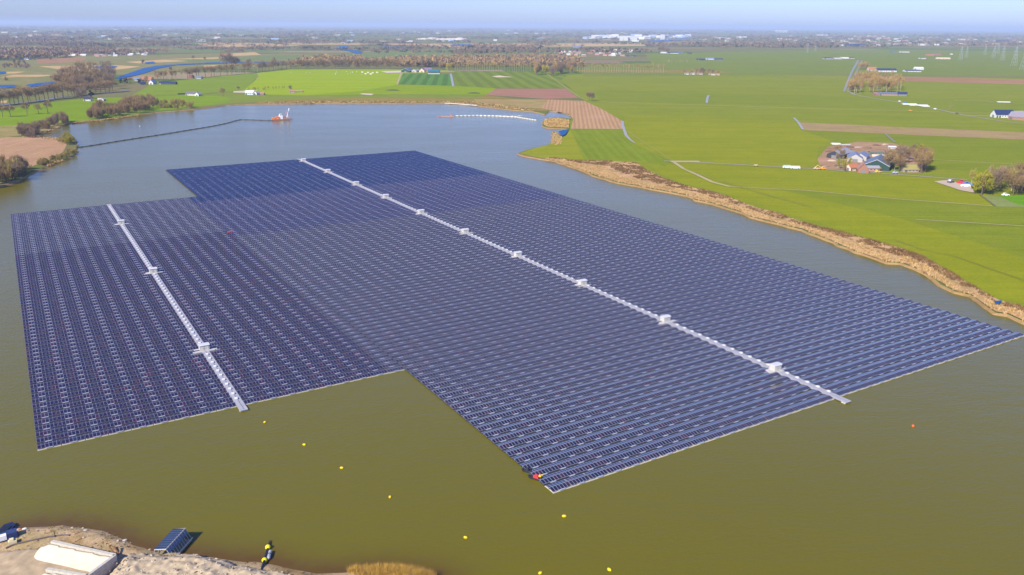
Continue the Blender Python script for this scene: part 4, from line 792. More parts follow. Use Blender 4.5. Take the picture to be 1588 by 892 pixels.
tufts('dry_grass', pts, rng.uniform(.15, .5, len(pts)), rng.uniform(.15, .4, len(pts)), [foliage_mat('dry_straw', (0.30, 0.22, 0.09), (0.42, 0.31, 0.15), .5), SCRUB], 'dry low grass scattered over the near sandy bank', 5, np.array([bankz(p)-.05 for p in pts]), 'grass')
# ------------------------------------------------------------------ buildings
BRICK = (0.34, 0.17, 0.12); WHITE = (0.66, 0.65, 0.62); GREYW = (0.45, 0.43, 0.42); CREAMC = (0.70, 0.58, 0.42); DARK = (0.05, 0.055, 0.065); GREEN = (0.035, 0.075, 0.065)
SLATE = (0.13, 0.155, 0.21); BLUER = (0.17, 0.21, 0.31); NAVY = (0.02, 0.035, 0.10); TILE = (0.42, 0.16, 0.08); TILEP = (0.36, 0.19, 0.13); GREYR = (0.30, 0.29, 0.32); THATCH = (0.32, 0.28, 0.10); WHITER = (0.62, 0.61, 0.60)
GLASS = plain((0.03, 0.04, 0.06), 0.15, 0.6); TRIM = plain((0.75, 0.75, 0.72), 0.6)
def building(x, y, L, W, H, RH, rot, wall, roof, label, name='barn', cat='barn', doors=1, windows=4, chimney=False, group=None, trim=False, at=None, small=False):
    """ridge along local x; rot is measured from the picture's left-right direction"""
    p = at if at is not None else P(x, y); t = empty(name, p, AR+R(rot), label, cat, group)
    m_ = MB().prism([(-W/2, -0.3), (W/2, -0.3), (W/2, H), (0, H+RH), (-W/2, H)], -L/2, L/2, 0); m_.build('wall', plain(wall, .85, .1, scale=.7), t)
    o, e = 0.45, 0.12; k = RH/(W/2); r = MB()
    for s in (-1, 1):
        r.prism([(s*(W/2+o), H-o*k+e), (0, H+RH+e), (0, H+RH+e+.16), (s*(W/2+o), H-o*k+e+.16)], -L/2-o, L/2+o, 0)
    rf = r.build('roof', plain(roof, .55, .35, scale=.5), t)
    if trim: MB().prism([(-W/2-o, H-o*k-.15), (0, H+RH-.15), (W/2+o, H-o*k-.15), (W/2+o, H-o*k+.11), (0, H+RH+.11), (-W/2-o, H-o*k+.11)], -L/2-.62, -L/2-.47, 0).build('gable_board', TRIM, t)
    if chimney: MB().box(L*.22, L*.22+.9, -.45, .45, H+RH*.5, H+RH+1.3).build('chimney', plain(BRICK), rf)
    if small: return t
    n = doors+windows
    for i in range(n):
        xx = -L/2+L*(i+.5)/n
        if i < doors: w, hh = (min(2.0, L/n*.35), min(3.2, H*.8)); MB().box(xx-w, xx+w, -W/2-.06, -W/2-.004, -.1, hh).build('door', plain((.12, .12, .12) if wall != DARK else (.3, .3, .3)), t)
        else: w = min(.8, L/n*.3); f_ = MB().box(xx-w-.1, xx+w+.1, -W/2-.05, -W/2-.004, H*.38, H*.75).build('window', TRIM, t); MB().box(xx-w, xx+w, -W/2-.08, -W/2-.051, H*.41, H*.72).build('pane', GLASS, f_)
    w = min(W*.22, 2.4); MB().box(-L/2-.06, -L/2-.004, -w, w, -.1, H*.8).build('door', plain((.2, .2, .2)), t)
    return t
B = building
# right farm by the lake side
B(1337, 267, 11, 9, 3.2, 4.8, 75, BRICK, TILEP, 'white fronted brick farmhouse with steep tiled roof at the right farm', 'farmhouse', 'house', 1, 3, True)
B(1321, 264, 9, 7, 2.8, 2.6, 20, CREAMC, TILE, 'low house with orange tiled roof left of the brick farmhouse', 'cottage', 'house', 1, 3)
B(1361, 260, 34, 21, 4.2, 5.2, 62, GREEN, SLATE, 'big barn with blue grey roof and white edged green gable at the right farm', 'barn', 'barn', 2, 4, trim=True)
B(1351, 265, 12, 6, 2.8, 1.6, 0, (0.45, 0.25, 0.2), GREYR, 'low brick shed in front of the big blue grey barn', 'shed', 'shed', 1, 3)
B(1325, 249, 22, 13, 3.6, 3.8, 70, GREYW, BLUER, 'blue roofed barn behind the brick farmhouse', 'barn', 'barn', 1, 3)
B(1336, 247, 20, 11, 3.5, 3.0, 60, GREYW, BLUER, 'second blue roofed barn just right of the one behind the farmhouse')
B(1302, 243, 32, 14, 3.8, 3.2, 50, DARK, GREYR, 'grey roofed barn with black open end at the left of the right farm')
B(1362, 240, 18, 6, 2.4, 1.0, 0, (.2, .2, .16), (.16, .18, .14), 'long low dark green shed behind the big barn', 'shed', 'shed')
B(1369, 246, 20, 10, 2.2, 1.2, -15, CREAMC, CREAMC, 'flat cream coloured silage shed right of the big barn', 'shed', 'shed')
B(1409, 266, 13, 9, 2.4, 3.4, 5, (0.38, 0.33, 0.24), THATCH, 'small house with mossy hipped roof between the right farm trees', 'cottage', 'house', 1, 3)
B(1383, 231, 7, 4, 2, .8, -10, WHITE, WHITER, 'small white shed on the bare soil at the back of the right farm', 'shed', 'shed')
B(1404, 235, 4, 3, 2.4, 1, 0, DARK, DARK, 'tiny black shed on the back right corner of the farmyard', 'shed', 'shed')
# right edge farm and the country road
B(1554, 182, 26, 15, 4.2, 6.0, 0, WHITE, NAVY, 'white walled farmhouse with navy blue roof near the right frame edge', 'farmhouse', 'house', 2, 5)
B(1572, 182, 26, 14, 4, 4.5, 10, GREYW, GREYR, 'grey roofed barn right behind the navy roofed farmhouse')
B(1588, 186, 34, 20, 4, 6, -50, BRICK, (0.26, 0.23, 0.27), 'large barn with purplish grey roof cut by the right frame edge', trim=True)
B(1376, 148, 34, 13, 3.2, 2.6, -3, (0.38, 0.25, 0.22), SLATE, 'long low barn with blue grey roof in front of the square plantation', windows=6)
B(1399, 148.5, 16, 12, 3.2, 3.2, -25, (0.2, 0.2, 0.2), NAVY, 'small navy roofed barn right of the long low barn by the plantation')
B(1360, 147.5, 14, 9, 2.6, 2.6, 0, (0.35, 0.15, 0.12), (0.28, 0.16, 0.14), 'reddish roofed cottage among the plantation trees', 'cottage', 'house')
B(1352, 110, 24, 16, 4, 6, 0, (0.6, 0.45, 0.4), TILE, 'farmhouse with bright orange roof right of the canal', 'farmhouse', 'house')
B(1373, 112, 56, 18, 4.4, 5, -2, WHITE, NAVY, 'long barn with navy roof and white end beside the orange roofed farmhouse', windows=8)
B(1414, 112, 44, 22, 2.6, 3.2, -4, WHITE, (0.10, 0.10, 0.14), 'wide low dark roofed barn with white walls right of the navy roofed barn')
B(1424, 109, 26, 14, 4, 4.0, -4, WHITE, WHITER, 'white roofed barn standing behind the wide dark roofed one')
for (x, y, w_, h_, lb) in ((1410, 162, 22, 1.6, 'thick white wrapped silage stack at the left end of the roadside heaps'), (1424, 163.5, 28, 1.4, 'long white wrapped silage stack in the middle of the roadside heaps'), (1434, 165, 13, 1.2, 'short white wrapped silage stack at the right end of the roadside heaps'), (1556, 158.5, 20, 1.1, 'flat white silage stack alone in the field near the right edge'), (1296, 223.5, 9, 1.2, 'small white wrapped heap on the soil behind the right farm')):
    p = P(x, y); t = MB().prism([(-4, 0), (4, 0), (3, h_*.8), (0, h_), (-3, h_*.8)], -w_/2, w_/2, 0).build('silage_stack', plain((0.66, 0.65, 0.62), .6, var=.08), None, p); t.rotation_euler = (0, 0, AR-.12); tag(t, lb, 'silage stack')
for (x, y, L_, W_, w_c, r_c, lb) in ((1284, 92, 42, 14, GREYW, NAVY, 'dark roofed long barn at the left end of the far canal farm'), (1297, 92, 40, 14, WHITE, GREYR, 'pale barn in the middle of the far canal farm'), (1309, 91.5, 36, 14, WHITE, WHITER, 'white roofed barn right in the far canal farm'),
   (1320, 91.5, 26, 12, GREYW, DARK, 'dark barn at the right end of the far canal farm'), (1385, 82, 26, 16, (0.1, 0.2, 0.35), (0.05, 0.14, 0.30), 'blue barn far beyond the canal'), (1402, 82.5, 52, 16, WHITE, GREYR, 'long grey barn right of the far blue barn'),
   (1441, 88, 40, 18, BRICK, TILE, 'red roofed farmhouse in the far group on the right'), (1452, 87, 44, 18, BRICK, (0.3, 0.12, 0.12), 'dark red barn behind the far red roofed farmhouse'), (1430, 92.5, 28, 14, WHITE, SLATE, 'white barn low in the far group on the right'), (1462, 93, 60, 14, CREAMC, CREAMC, 'long cream silage shed in the far group on the right'),
   (1475, 86.5, 12, 10, WHITE, WHITER, 'small white shed right of the far red group'), (1326, 72.5, 150, 40, NAVY, NAVY, 'very long dark blue hall before the far town'), (1306, 71.5, 24, 20, WHITE, WHITER, 'white shed at the left end of the dark blue hall'), (1556, 67, 150, 40, NAVY, DARK, 'long dark hall before the far town near the right edge'),
   (1087, 93, 34, 14, DARK, NAVY, 'black roofed long barn at the left of the far polder farm'), (1101, 92, 34, 16, WHITE, (0.2, 0.25, 0.42), 'blue roofed barn in the middle of the far polder farm'), (1114, 93, 34, 16, (.2, .2, .25), NAVY, 'navy roofed barn at the right of the far polder farm'),
   (1029, 82, 30, 16, WHITE, WHITER, 'white barn end of the far farm left of the polder'), (1043, 82.3, 56, 16, WHITE, NAVY, 'navy roofed barn beside the white far barn'), (1055, 82, 30, 16, (.1, .15, .3), SLATE, 'slate roofed barn right in the far barn group'), (1069, 83, 24, 12, DARK, DARK, 'small black barn alone right of the far barn group'),
   (1065, 115.5, 12, 8, WHITE, TILEP, 'white cottage at the left of the low far houses'), (1074, 115.5, 12, 8, WHITE, GREYR, 'grey roofed cottage second among the low far houses'), (1085, 115.5, 16, 8, (0.6, 0.5, 0.45), TILEP, 'pink roofed cottage in the low far houses'), (1104, 116.5, 18, 8, CREAMC, TILEP, 'cream cottage right among the low far houses'), (1113, 116.5, 10, 8, CREAMC, TILE, 'cream and orange cottage at the right end of the low far houses'),
   (975, 80, 34, 18, WHITE, TILE, 'orange roofed house right of the far hamlet'), (983, 87, 20, 12, DARK, DARK, 'black barn at the right end of the far hamlet'), (972, 86.5, 18, 12, DARK, NAVY, 'dark barn below the orange roofed far house'), (950, 86, 26, 14, WHITE, WHITER, 'white cottage low in the far hamlet'),
   (915, 83, 24, 16, BRICK, TILE, 'red tower like house in the far hamlet'), (896, 73, 60, 24, (0.15, 0.25, 0.45), BLUER, 'blue roofed hall behind the far hamlet'), (834, 79, 20, 12, WHITE, WHITER, 'bright white cottage on the plain before the far hamlet'), (868, 80, 60, 12, WHITE, WHITER, 'long white greenhouse on the plain before the far hamlet'),
   (798, 86, 30, 12, SLATE, (.1, .12, .2), 'dark house at the left of the group behind the orange wood'), (802, 86.5, 14, 10, WHITE, WHITER, 'white house in the group behind the orange wood'), (810, 86, 24, 12, WHITE, SLATE, 'slate roofed house right in the group behind the orange wood'), (768, 62, 30, 30, WHITE, WHITER, 'white far house near the dark grove on the plain'), (533, 67, 24, 20, WHITE, WHITER, 'white house on the river bend in the far middle')):
    B(x, y, L_*.9, W_, max(3.2, W_*.2), W_*.2, -2, w_c, r_c, lb, 'farm_building', 'farm building', 1, 2)
# central farm
B(632, 111.5, 34, 24, 4.4, 6.0, 78, GREEN, SLATE, 'green gabled barn with white edges left in the central farm', trim=True, windows=3)
B(645, 111.5, 26, 16, 4, 4, 70, GREYW, GREYR, 'grey barn right behind the green gabled barn')
B(655, 111.5, 18, 14, 4, 6, 85, CREAMC, TILEP, 'cream house with arched door in the middle of the central farm', 'farmhouse', 'house', 1, 2, True)
B(664, 110, 20, 12, 4, 5, 0, BRICK, (0.2, 0.13, 0.2), 'purplish roofed house in the middle of the central farm', 'farmhouse', 'house', chimney=True)
B(673, 113, 30, 16, 4.2, 4.6, 0, GREEN, (0.03, 0.14, 0.18), 'teal roofed barn with white base right in the central farm', windows=6)
B(673, 114.5, 30, 3, 1.4, .4, 0, WHITE, WHITER, 'long low white feed trough wall before the teal barn', 'wall', 'wall', 0, 0)
B(684, 103, 12, 9, 3, 4, 0, WHITE, TILE, 'small orange roofed house behind the central farm', 'cottage', 'house')
for i, (x, y) in enumerate(((562, 112.5), (571, 113), (578, 113.4), (585, 112.8), (567, 115), (575, 115.3))):
    B(x, y, 5, 3.4, 1.6, .8, 0, WHITE, CREAMC, 'small pale calf hut, %s of the huts left of the central farm' % ordn(i), 'calf_hut', 'hut', 0, 0, group='calf huts by the central farm')
# left farms
B(298, 148, 19, 9, 3.2, 3.4, -4, WHITE, (0.14, 0.13, 0.14), 'white farmhouse with dark roof at the end of the dark wall by the lake', 'farmhouse', 'house', 1, 4)
B(308, 149, 9, 8, 3, 3.2, 70, WHITE, GREYR, 'little white gabled shed right of the white lakeside farmhouse', 'shed', 'shed', 1, 1)
B(290, 146.5, 30, 1.2, 1.8, .2, 14, DARK, DARK, 'dark slanting silo wall left of the white lakeside farmhouse', 'wall', 'wall', 0, 0)
B(388, 147, 14, 10, 4.0, 3.2, 0, (0.62, 0.70, 0.78), (0.66, 0.72, 0.80), 'bright white and pale blue house by the lake', 'house', 'house', 1, 3)
B(399, 147, 10, 8, 3, 3, 60, WHITE, GREYR, 'white shed right of the pale blue lakeside house', 'shed', 'shed'); B(407, 147.4, 7, 6, 2.4, 2, 0, BRICK, TILEP, 'tiny brick shed right of the white shed by the lake', 'shed', 'shed')
B(453, 144, 9, 7, 2.6, 2.6, 20, (0.55, 0.42, 0.32), TILEP, 'tiny pinkish shed under the bare tree by the lake', 'shed', 'shed'); B(463, 143, 16, 5, 2, 1, 0, (0.25, 0.2, 0.12), THATCH, 'low mossy shed right of the pinkish one by the lake', 'shed', 'shed')
B(137, 156.5, 11, 8, 3.2, 3.6, 0, WHITE, (0.03, 0.03, 0.05), 'white cottage with black roof in the left meadow', 'cottage', 'house', 1, 2, True)
B(155, 156.5, 5, 4.5, 2.4, 1.6, 20, WHITE, WHITER, 'small white shed, left of the two by the white cottage', 'shed', 'shed', 1, 0); B(161, 156.5, 5.5, 4.5, 2.4, 1.6, 70, WHITE, GREYR, 'small grey roofed shed, right of the two by the white cottage', 'shed', 'shed', 1, 0)
B(261, 131, 34, 10, 3, 2.4, 0, DARK, NAVY, 'long black barn right of the red roofed farm in the left fields', windows=6); B(237, 131, 13, 10, 4, 5, 80, WHITE, (0.15, 0.2, 0.4), 'white gabled barn with blue side next to the red roofed farm', trim=True)
B(229, 127, 18, 12, 4, 6, 10, BRICK, TILE, 'farmhouse with large orange red roof in the left fields', 'farmhouse', 'house', 1, 3, True); B(213, 126, 12, 9, 3.2, 3, 0, GREYW, BLUER, 'blue roofed shed left of the red roofed farm', 'shed', 'shed'); B(221, 131.5, 12, 8, 3, 2.4, 30, DARK, NAVY, 'small dark shed below the red roofed farm', 'shed', 'shed')
B(296, 121.5, 13, 9, 3, 3.4, 0, BRICK, (0.25, 0.1, 0.08), 'dark red roofed shed under the roadside trees', 'shed', 'shed'); B(309, 122.5, 14, 8, 3, 3, -10, GREYW, SLATE, 'slate roofed shed right of the dark red one under the roadside trees', 'shed', 'shed')
for i, (x, y, L_, w_c, r_c, lb) in enumerate(((116, 85, 34, BRICK, (0.25, .12, .2), 'big dark red farmhouse in the left riverside village'), (116, 87.5, 20, (0.5, .2, .15), TILE, 'red low barn in front of the dark red farmhouse'), (170, 87, 18, WHITE, DARK, 'white house with black roof at the right of the left village'), (130, 88, 20, WHITE, WHITER, 'white shed left in the riverside village'),
     (150, 88, 14, WHITE, TILEP, 'pale cottage in the middle of the left village'), (158, 88, 14, BRICK, GREYR, 'grey roofed cottage in the middle of the left village'), (36, 93.5, 20, GREYW, SLATE, 'grey house in the far left hamlet'), (43, 94, 14, WHITE, SLATE, 'white house in the far left hamlet'), (90, 62.5, 30, CREAMC, CREAMC, 'cream house on the far left plain'),
     (115, 63.5, 80, BRICK, TILE, 'long red roofed row before the far left pond'), (190, 86, 16, DARK, DARK, 'black shed right of the left village'), (72, 67.5, 30, WHITE, WHITER, 'small white far house left of the pond'), (175, 70, 20, CREAMC, TILE, 'orange cottage right of the far pond'))):
    B(x, y, L_, 12, 3.4, 3.6, 0, w_c, r_c, lb, 'village_house', 'house', 1, 2)
# far town: many small houses, shared shapes
proto_h = {}
for nm, w_c, r_c in (('red', (.5, .3, .25), TILEP), ('white', WHITE, WHITER), ('grey', GREYW, GREYR), ('cream', CREAMC, (0.6, 0.5, 0.42)), ('blue', (.35, .45, .6), (0.3, 0.4, 0.6))): proto_h[nm] = [w_c, r_c, None]
def far_house(x, y, nm, sc, label, group):
    q = proto_h[nm]; p = P(x, y)
    if q[2] is None: q[2] = building(0, 0, 22, 13, 5, 3.5, 0, q[0], q[1], label, 'town_house', 'house', small=True, at=p, group=group); kids(q[2]); q[2].scale = sc; return
    copy_tree(q[2], p, AR+rng.uniform(-.5, .5), label=label, group=group, sc=sc)
cn = {'red': 'pinkish roofed', 'white': 'white', 'grey': 'grey roofed', 'cream': 'cream coloured', 'blue': 'pale blue'}
for i in range(150):
    x = rng.uniform(1290, 1500) if i % 2 else rng.uniform(1075, 1620); y = 56+rng.uniform(0, 15)+.003*(x-1060); nm = ['red', 'red', 'white', 'cream', 'grey'][int(rng.integers(0, 5))]; s_ = rng.uniform(.8, 1.5)
    far_house(x, y, nm, (s_*1.4, s_, s_), 'tiny %s house in the hazy far town on the right' % cn[nm], 'far town %s houses' % cn[nm])
for i in range(45):
    x = rng.uniform(860, 990); y = rng.uniform(77, 87); nm = ['red', 'white', 'grey', 'red'][int(rng.integers(0, 4))]; far_house(x, y, nm, .8, 'tiny %s house in the far hamlet behind the poplar row' % cn[nm], 'far hamlet %s houses' % cn[nm])
for i in range(80):
    x = rng.uniform(-20, 1000); y = 45+rng.uniform(0, 20); nm = ['white', 'white', 'blue', 'cream'][int(rng.integers(0, 4))]; s_ = rng.uniform(.9, 1.8); far_house(x, y, nm, (s_*1.6, s_, s_*.8), 'tiny %s building strewn over the hazy plain near the horizon' % cn[nm], 'hazy plain %s buildings' % cn[nm])
for i in range(36):
    x = rng.uniform(100, 240); y = rng.uniform(82, 89); nm = ['red', 'white', 'grey'][int(rng.integers(0, 3))]; far_house(x, y, nm, .7, 'tiny %s house in the riverside village at the left' % cn[nm], 'left village %s houses' % cn[nm])
# industry and the arch bridge
for i in range(26):
    x = 910+i*6.2+rng.uniform(-2, 2); x = x if x < 1075 else 1075; nm = 'white' if i % 4 else 'blue'; s_ = rng.uniform(1.3, 2.3); far_house(x, 59+rng.uniform(-2.6, 1.5), nm, (s_*1.7, s_, s_*1.7), '%s industrial hall in the works beside the far river' % cn[nm], 'far industrial %s halls' % cn[nm])
for (x, y, a_, b_, c_, lb) in ((967, 62, 70, 40, 38, 'tall white silo block left in the far works'), (979, 62, 90, 50, 26, 'wide cream factory block in the far works'), (1027, 60.5, 36, 30, 44, 'tall white tower block right in the far works'), (1211, 50, 260, 120, 44, 'huge bright white hall alone on the right horizon'), (1120, 60, 150, 50, 14, 'long cream hall right of the far arch bridge'), (1150, 58.5, 100, 50, 16, 'white hall further right of the far arch bridge'), (1275, 56, 150, 60, 16, 'white hall at the back of the far town')):
    p = P(x, y); t = empty('factory', p, AR, lb, 'factory'); MB().box(-a_/2, a_/2, -b_/2, b_/2, -1, c_).box(-a_/2, -a_*.1, -b_*.6, -b_/2, -1, c_*.6).build('wall', plain((.62, .61, .58)), t); MB().box(-a_/2-1, a_/2+1, -b_/2-1, b_/2+1, c_, c_+3).build('roof', plain((.6, .6, .62)), t)
p = P(1054, 61.5); t = empty('arch_bridge', p, AR, 'blue steel arch bridge over the far river', 'bridge'); BS = plain((0.16, 0.28, 0.55), .5); dsp = 110
MB().box(-dsp*2, dsp*2, -8, 8, 7, 10).build('deck', BS, t); ar = MB(); hg = MB()
for s in (-8, 8):
    pt = [(dsp*math.cos(math.pi*(1-k/14)), s, 9+42*math.sin(math.pi*k/14)) for k in range(15)]; ar.path(pt, 2.0, 5)
    for q_ in pt[1:-1]: hg.tube((q_[0], s, 9), q_, .5, k=4)
ar.build('arch', BS, t); hg.build('hanger', BS, t); MB().box(-dsp*2, -dsp*2+8, -7, 7, -2, 7).box(dsp*2-8, dsp*2, -7, 7, -2, 7).box(-dsp-4, -dsp+4, -7, 7, -2, 7).box(dsp-4, dsp+4, -7, 7, -2, 7).build('pier', plain((.5, .5, .5)), t)
p = P(683, 60.5); m_ = MB(); 
for k_ in range(12): m_.ball((-170+k_*31+rng.uniform(-9, 9), rng.uniform(-20, 20), 0), 14+rng.uniform(0, 8), 2.2, 1.6, rng.uniform(.5, 1.0))
t = m_.build('sand_heaps', plain((0.55, 0.50, 0.43), .9), None, p, smooth=True); t.rotation_euler = (0, 0, AR); tag(t, 'long pale sand heap glowing on the far plain', 'sand heap')
# pylons and wind turbines
STL = plain((0.40, 0.42, 0.44), .5, .4)
def pylon_proto(p, lb, sc):
    t = empty('pylon', p, AR+.5, lb, 'pylon', 'pylons on the right plain'); m_ = MB(); w = lambda z: 5.0*(1-z/52)+0.7; zs = [0, 10, 19, 27, 34, 40, 46, 50]
    for i in range(len(zs)-1):
        a, b_ = w(zs[i]), w(zs[i+1])
        for sx1, sy1 in ((1, 1), (1, -1), (-1, -1), (-1, 1)): m_.tube((a*sx1, a*sy1, zs[i]-(1 if i == 0 else 0)), (b_*sx1, b_*sy1, zs[i+1]), .20, k=4); sx2, sy2 = -sy1, sx1; m_.tube((a*sx1, a*sy1, zs[i]), (b_*sx2, b_*sy2, zs[i+1]), .10, k=3); m_.tube((b_*sx1, b_*sy1, zs[i+1]), (b_*sx2, b_*sy2, zs[i+1]), .10, k=3)
    m_.build('tower', STL, t)
    for z, l in ((30, 9), (38, 12), (46, 8)): MB().tube((-l, 0, z), (0, 0, z+1.6), .26, k=4).tube((l, 0, z), (0, 0, z+1.6), .26, k=4).tube((-l, 0, z), (l, 0, z), .26, k=4).build('crossarm', STL, t)
    kids(t); t.scale = (sc,)*3; return t
pyl = [(1586, 110, 26), (1572, 104, 24), (1554, 96, 19), (1540, 92, 16), (1547, 86, 14), (1527, 87, 13), (1489, 95, 18), (1498, 91, 14), (1252, 82, 13), (1264, 80, 11), (1362, 72, 11), (1232, 72, 8)]
pl_desc = ['nearest lattice pylon at the right frame edge', 'tall lattice pylon just left of the nearest one', 'third lattice pylon counted inward from the right edge', 'faint lattice pylon left of the third one near the right edge', 'small faint lattice pylon high between the right edge ones', 'small faint lattice pylon furthest left of the right edge cluster',
           'lattice pylon standing alone right of the far red farm', 'smaller lattice pylon directly right of the lone one', 'faint pylon in the green polder left of the canal', 'faint pylon right beside the one left of the canal', 'very faint pylon before the far town', 'tiny faint pylon at the far left of the town']
p0 = None
for (x, y, hp), lb in zip(pyl, pl_desc):
    s_ = hp*mpp(x, y)/50
    if p0 is None: p0 = pylon_proto(P(x, y), lb, s_)
    else: copy_tree(p0, P(x, y), label=lb, sc=s_)
TW = plain((0.85, 0.85, 0.85), .5)
for i, (x, y) in enumerate(((83, 43), (108, 43.2), (113, 42.6), (117, 43), (136, 43.2), (30, 44), (946, 47))):
    p = P(x, y); s_ = 8.5*mpp(x, y)/100; t = empty('wind_turbine', p, AR, 'faint white wind turbine on the horizon, %s' % (['leftmost of the cluster at the left', 'second in the cluster at the left', 'third in the cluster at the left', 'fourth in the cluster at the left', 'last on the right of the left cluster', 'alone near the left frame edge', 'alone above the far works'][i]), 'wind turbine', 'wind turbines on the horizon'); t.scale = (s_,)*3
    MB().tube((0, 0, -2), (0, 0, 80), 3.2, 1.8, 8).build('tower', TW, t); MB().box(-2, 2, -4, 5, 79, 83).build('nacelle', TW, t); a0 = rng.uniform(0, 2)
    for k_ in range(3): a_ = a0+k_*2.094; MB().tube((0, -4.5, 81), (38*math.sin(a_), -4.5, 81+38*math.cos(a_)), 1.8, .5, 4).build('blade', TW, t)

# ------------------------------------------------------------------ vehicles and machines by the farms
WHEELM = plain((0.02, 0.02, 0.02), .8)
def vehicle(x, y, L, W, body, cab, label, name, cat, rot=0, load=None, hc=1.0):
    t = empty(name, P(x, y), AR+R(rot), label, cat); 
    MB().prism([(-L/2, .5), (L/2, .5), (L/2, 1.25*hc), (L/2-.2, 1.4*hc), (-L/2+.2, 1.4*hc), (-L/2, 1.2*hc)], -W/2, W/2, 1).build('body', body, t)
    if cab: c_ = MB().prism([(-L*.30, 1.4*hc), (L*.12, 1.4*hc), (L*.02, 2.3*hc), (-L*.26, 2.3*hc)], -W*.42, W*.42, 1).build('cab', cab, t); MB().box(-L*.22, L*.02, -W*.44, W*.44, 1.55*hc, 2.1*hc).build('window', GLASS, c_)
    if load: MB().box(-L*.46, L*.46, -W*.46, W*.46, 1.4*hc, 2.6*hc).build('load', load, t)
    for sx1 in (-1, 1):
        for sy1 in (-1, 1): w_ = MB().tube((sx1*L*.32, sy1*W*.5-.12, .45), (sx1*L*.32, sy1*W*.5+.12, .45), .48, k=10).build('wheel', WHEELM, t)
    return t
WP = plain((0.78, 0.80, 0.82), .5); BP = plain((0.45, 0.60, 0.75), .5); OP = plain((0.75, 0.28, 0.03), .5); YP = plain((0.7, 0.5, 0.02), .5); RP = plain((0.55, 0.04, 0.06), .5); BLP = plain((0.08, 0.2, 0.55), .5)
vehicle(1220, 261, 7, 2.5, WP, None, 'pale blue trailer parked by the farm road, left of the white one', 'trailer', 'trailer', 0, BP); vehicle(1233, 262, 8.5, 2.5, WP, None, 'white trailer parked by the farm road, right of the pale blue one', 'trailer', 'trailer', -3, plain((.7, .6, .55)))
vehicle(1266, 263, 5, 2.5, plain((.6, .4, .3)), plain((.7, .5, .4)), 'pinkish loader parked left of the orange digger', 'loader', 'loader', 0)
dg = vehicle(1275, 263, 6, 2.6, OP, YP, 'orange and yellow digger at the left end of the farmyard', 'digger', 'digger', 180); MB().path([(1.4, 0, 1.6), (4.2, 0, 4.0), (6.0, 0, 2.4)], .28, 4).box(5.6, 6.6, -.6, .6, .6, 1.7).build('boom', YP, dg)
vehicle(1362, 268, 5.5, 2.3, YP, YP, 'yellow tractor on the lawn in front of the big barn', 'tractor', 'tractor', 10); vehicle(1388, 269.5, 4.4, 1.9, plain((.4, .45, .55)), plain((.4, .45, .55)), 'blue grey car parked on the road by the right farm', 'car', 'car')
vehicle(1474, 284, 6, 2.6, plain((.1, .11, .13)), plain((.5, .52, .55)), 'dark tractor with grey cab left on the sandy yard by the grove', 'tractor', 'tractor', 30, hc=1.3)
vehicle(1492, 285, 8, 2.8, RP, RP, 'dark red harvester on the sandy yard by the right grove', 'harvester', 'harvester', -20, hc=1.4); vehicle(1500, 287, 7, 2.6, BLP, BLP, 'blue truck right of the dark red harvester', 'truck', 'truck', -15, hc=1.2)
vehicle(1497, 290, 7, 2.4, WP, None, 'white flat trailer before the blue truck on the sandy yard', 'trailer', 'trailer', -10, WP, .8); vehicle(1559, 304, 5, 2.1, WP, WP, 'white van between the trunks of the right grove', 'van', 'van', 0)
vehicle(1172, 258, 3.5, 2, plain((.6, .3, .1)), None, 'small rusty feed cart on the track across the right meadow', 'feed_cart', 'cart', 0, plain((.6, .45, .3)), .6)
vehicle(1412, 173, 5, 2.4, OP, YP, 'small orange tractor alone in the field below the silage stacks', 'tractor', 'tractor')
for i, (x, y) in enumerate(((1395, 158), (1404, 160), (1450, 170), (1484, 177))): vehicle(x, y, 4.4, 1.9, [WP, BLP, WP, plain((.1, .1, .1))][i], [WP, BLP, WP, plain((.1, .1, .1))][i], ['white car on the country road left of the silage stacks', 'blue car on the country road below the first silage stack', 'white car on the country road right of the silage stacks', 'black car on the country road near the field track'][i], 'car', 'car', -25)
for i in range(14):
    x, y = rng.uniform(450, 560), rng.uniform(110.5, 116); t = empty('sheep', P(x, y), rng.uniform(0, 6), 'white sheep grazing on the bright green field, a tiny dot', 'sheep', 'sheep on the bright green field')
    m_ = MB().ball((0, 0, .85), .55, 1.5, .85, .9, 8, 5).ball((1.0, 0, 1.15), .24, 1.3, .8, .9, 6, 4)
    for a_, c_ in ((-.5, -.2), (-.5, .2), (.5, -.2), (.5, .2)): m_.tube((a_, c_, .6), (a_, c_, 0), .09, k=4)
    m_.build('body', plain((.85, .82, .75)), t)
for i, (x, y, w_, lb) in enumerate(((609, 140.5, 13, 'dark heap lying on the bright rows left of the second'), (735, 145, 12, 'dark heap lying near the pinkish ploughed field'))):
    t = MB().ball((0, 0, 0), 1, w_, 4, 2.2, 14, 6).ball((w_*.5, 1, 0), 1, 5, 3, 1.6).build('manure_heap', plain((0.07, 0.07, 0.03), .95), None, P(x, y), smooth=True); t.rotation_euler = (0, 0, AR); tag(t, lb, 'heap')

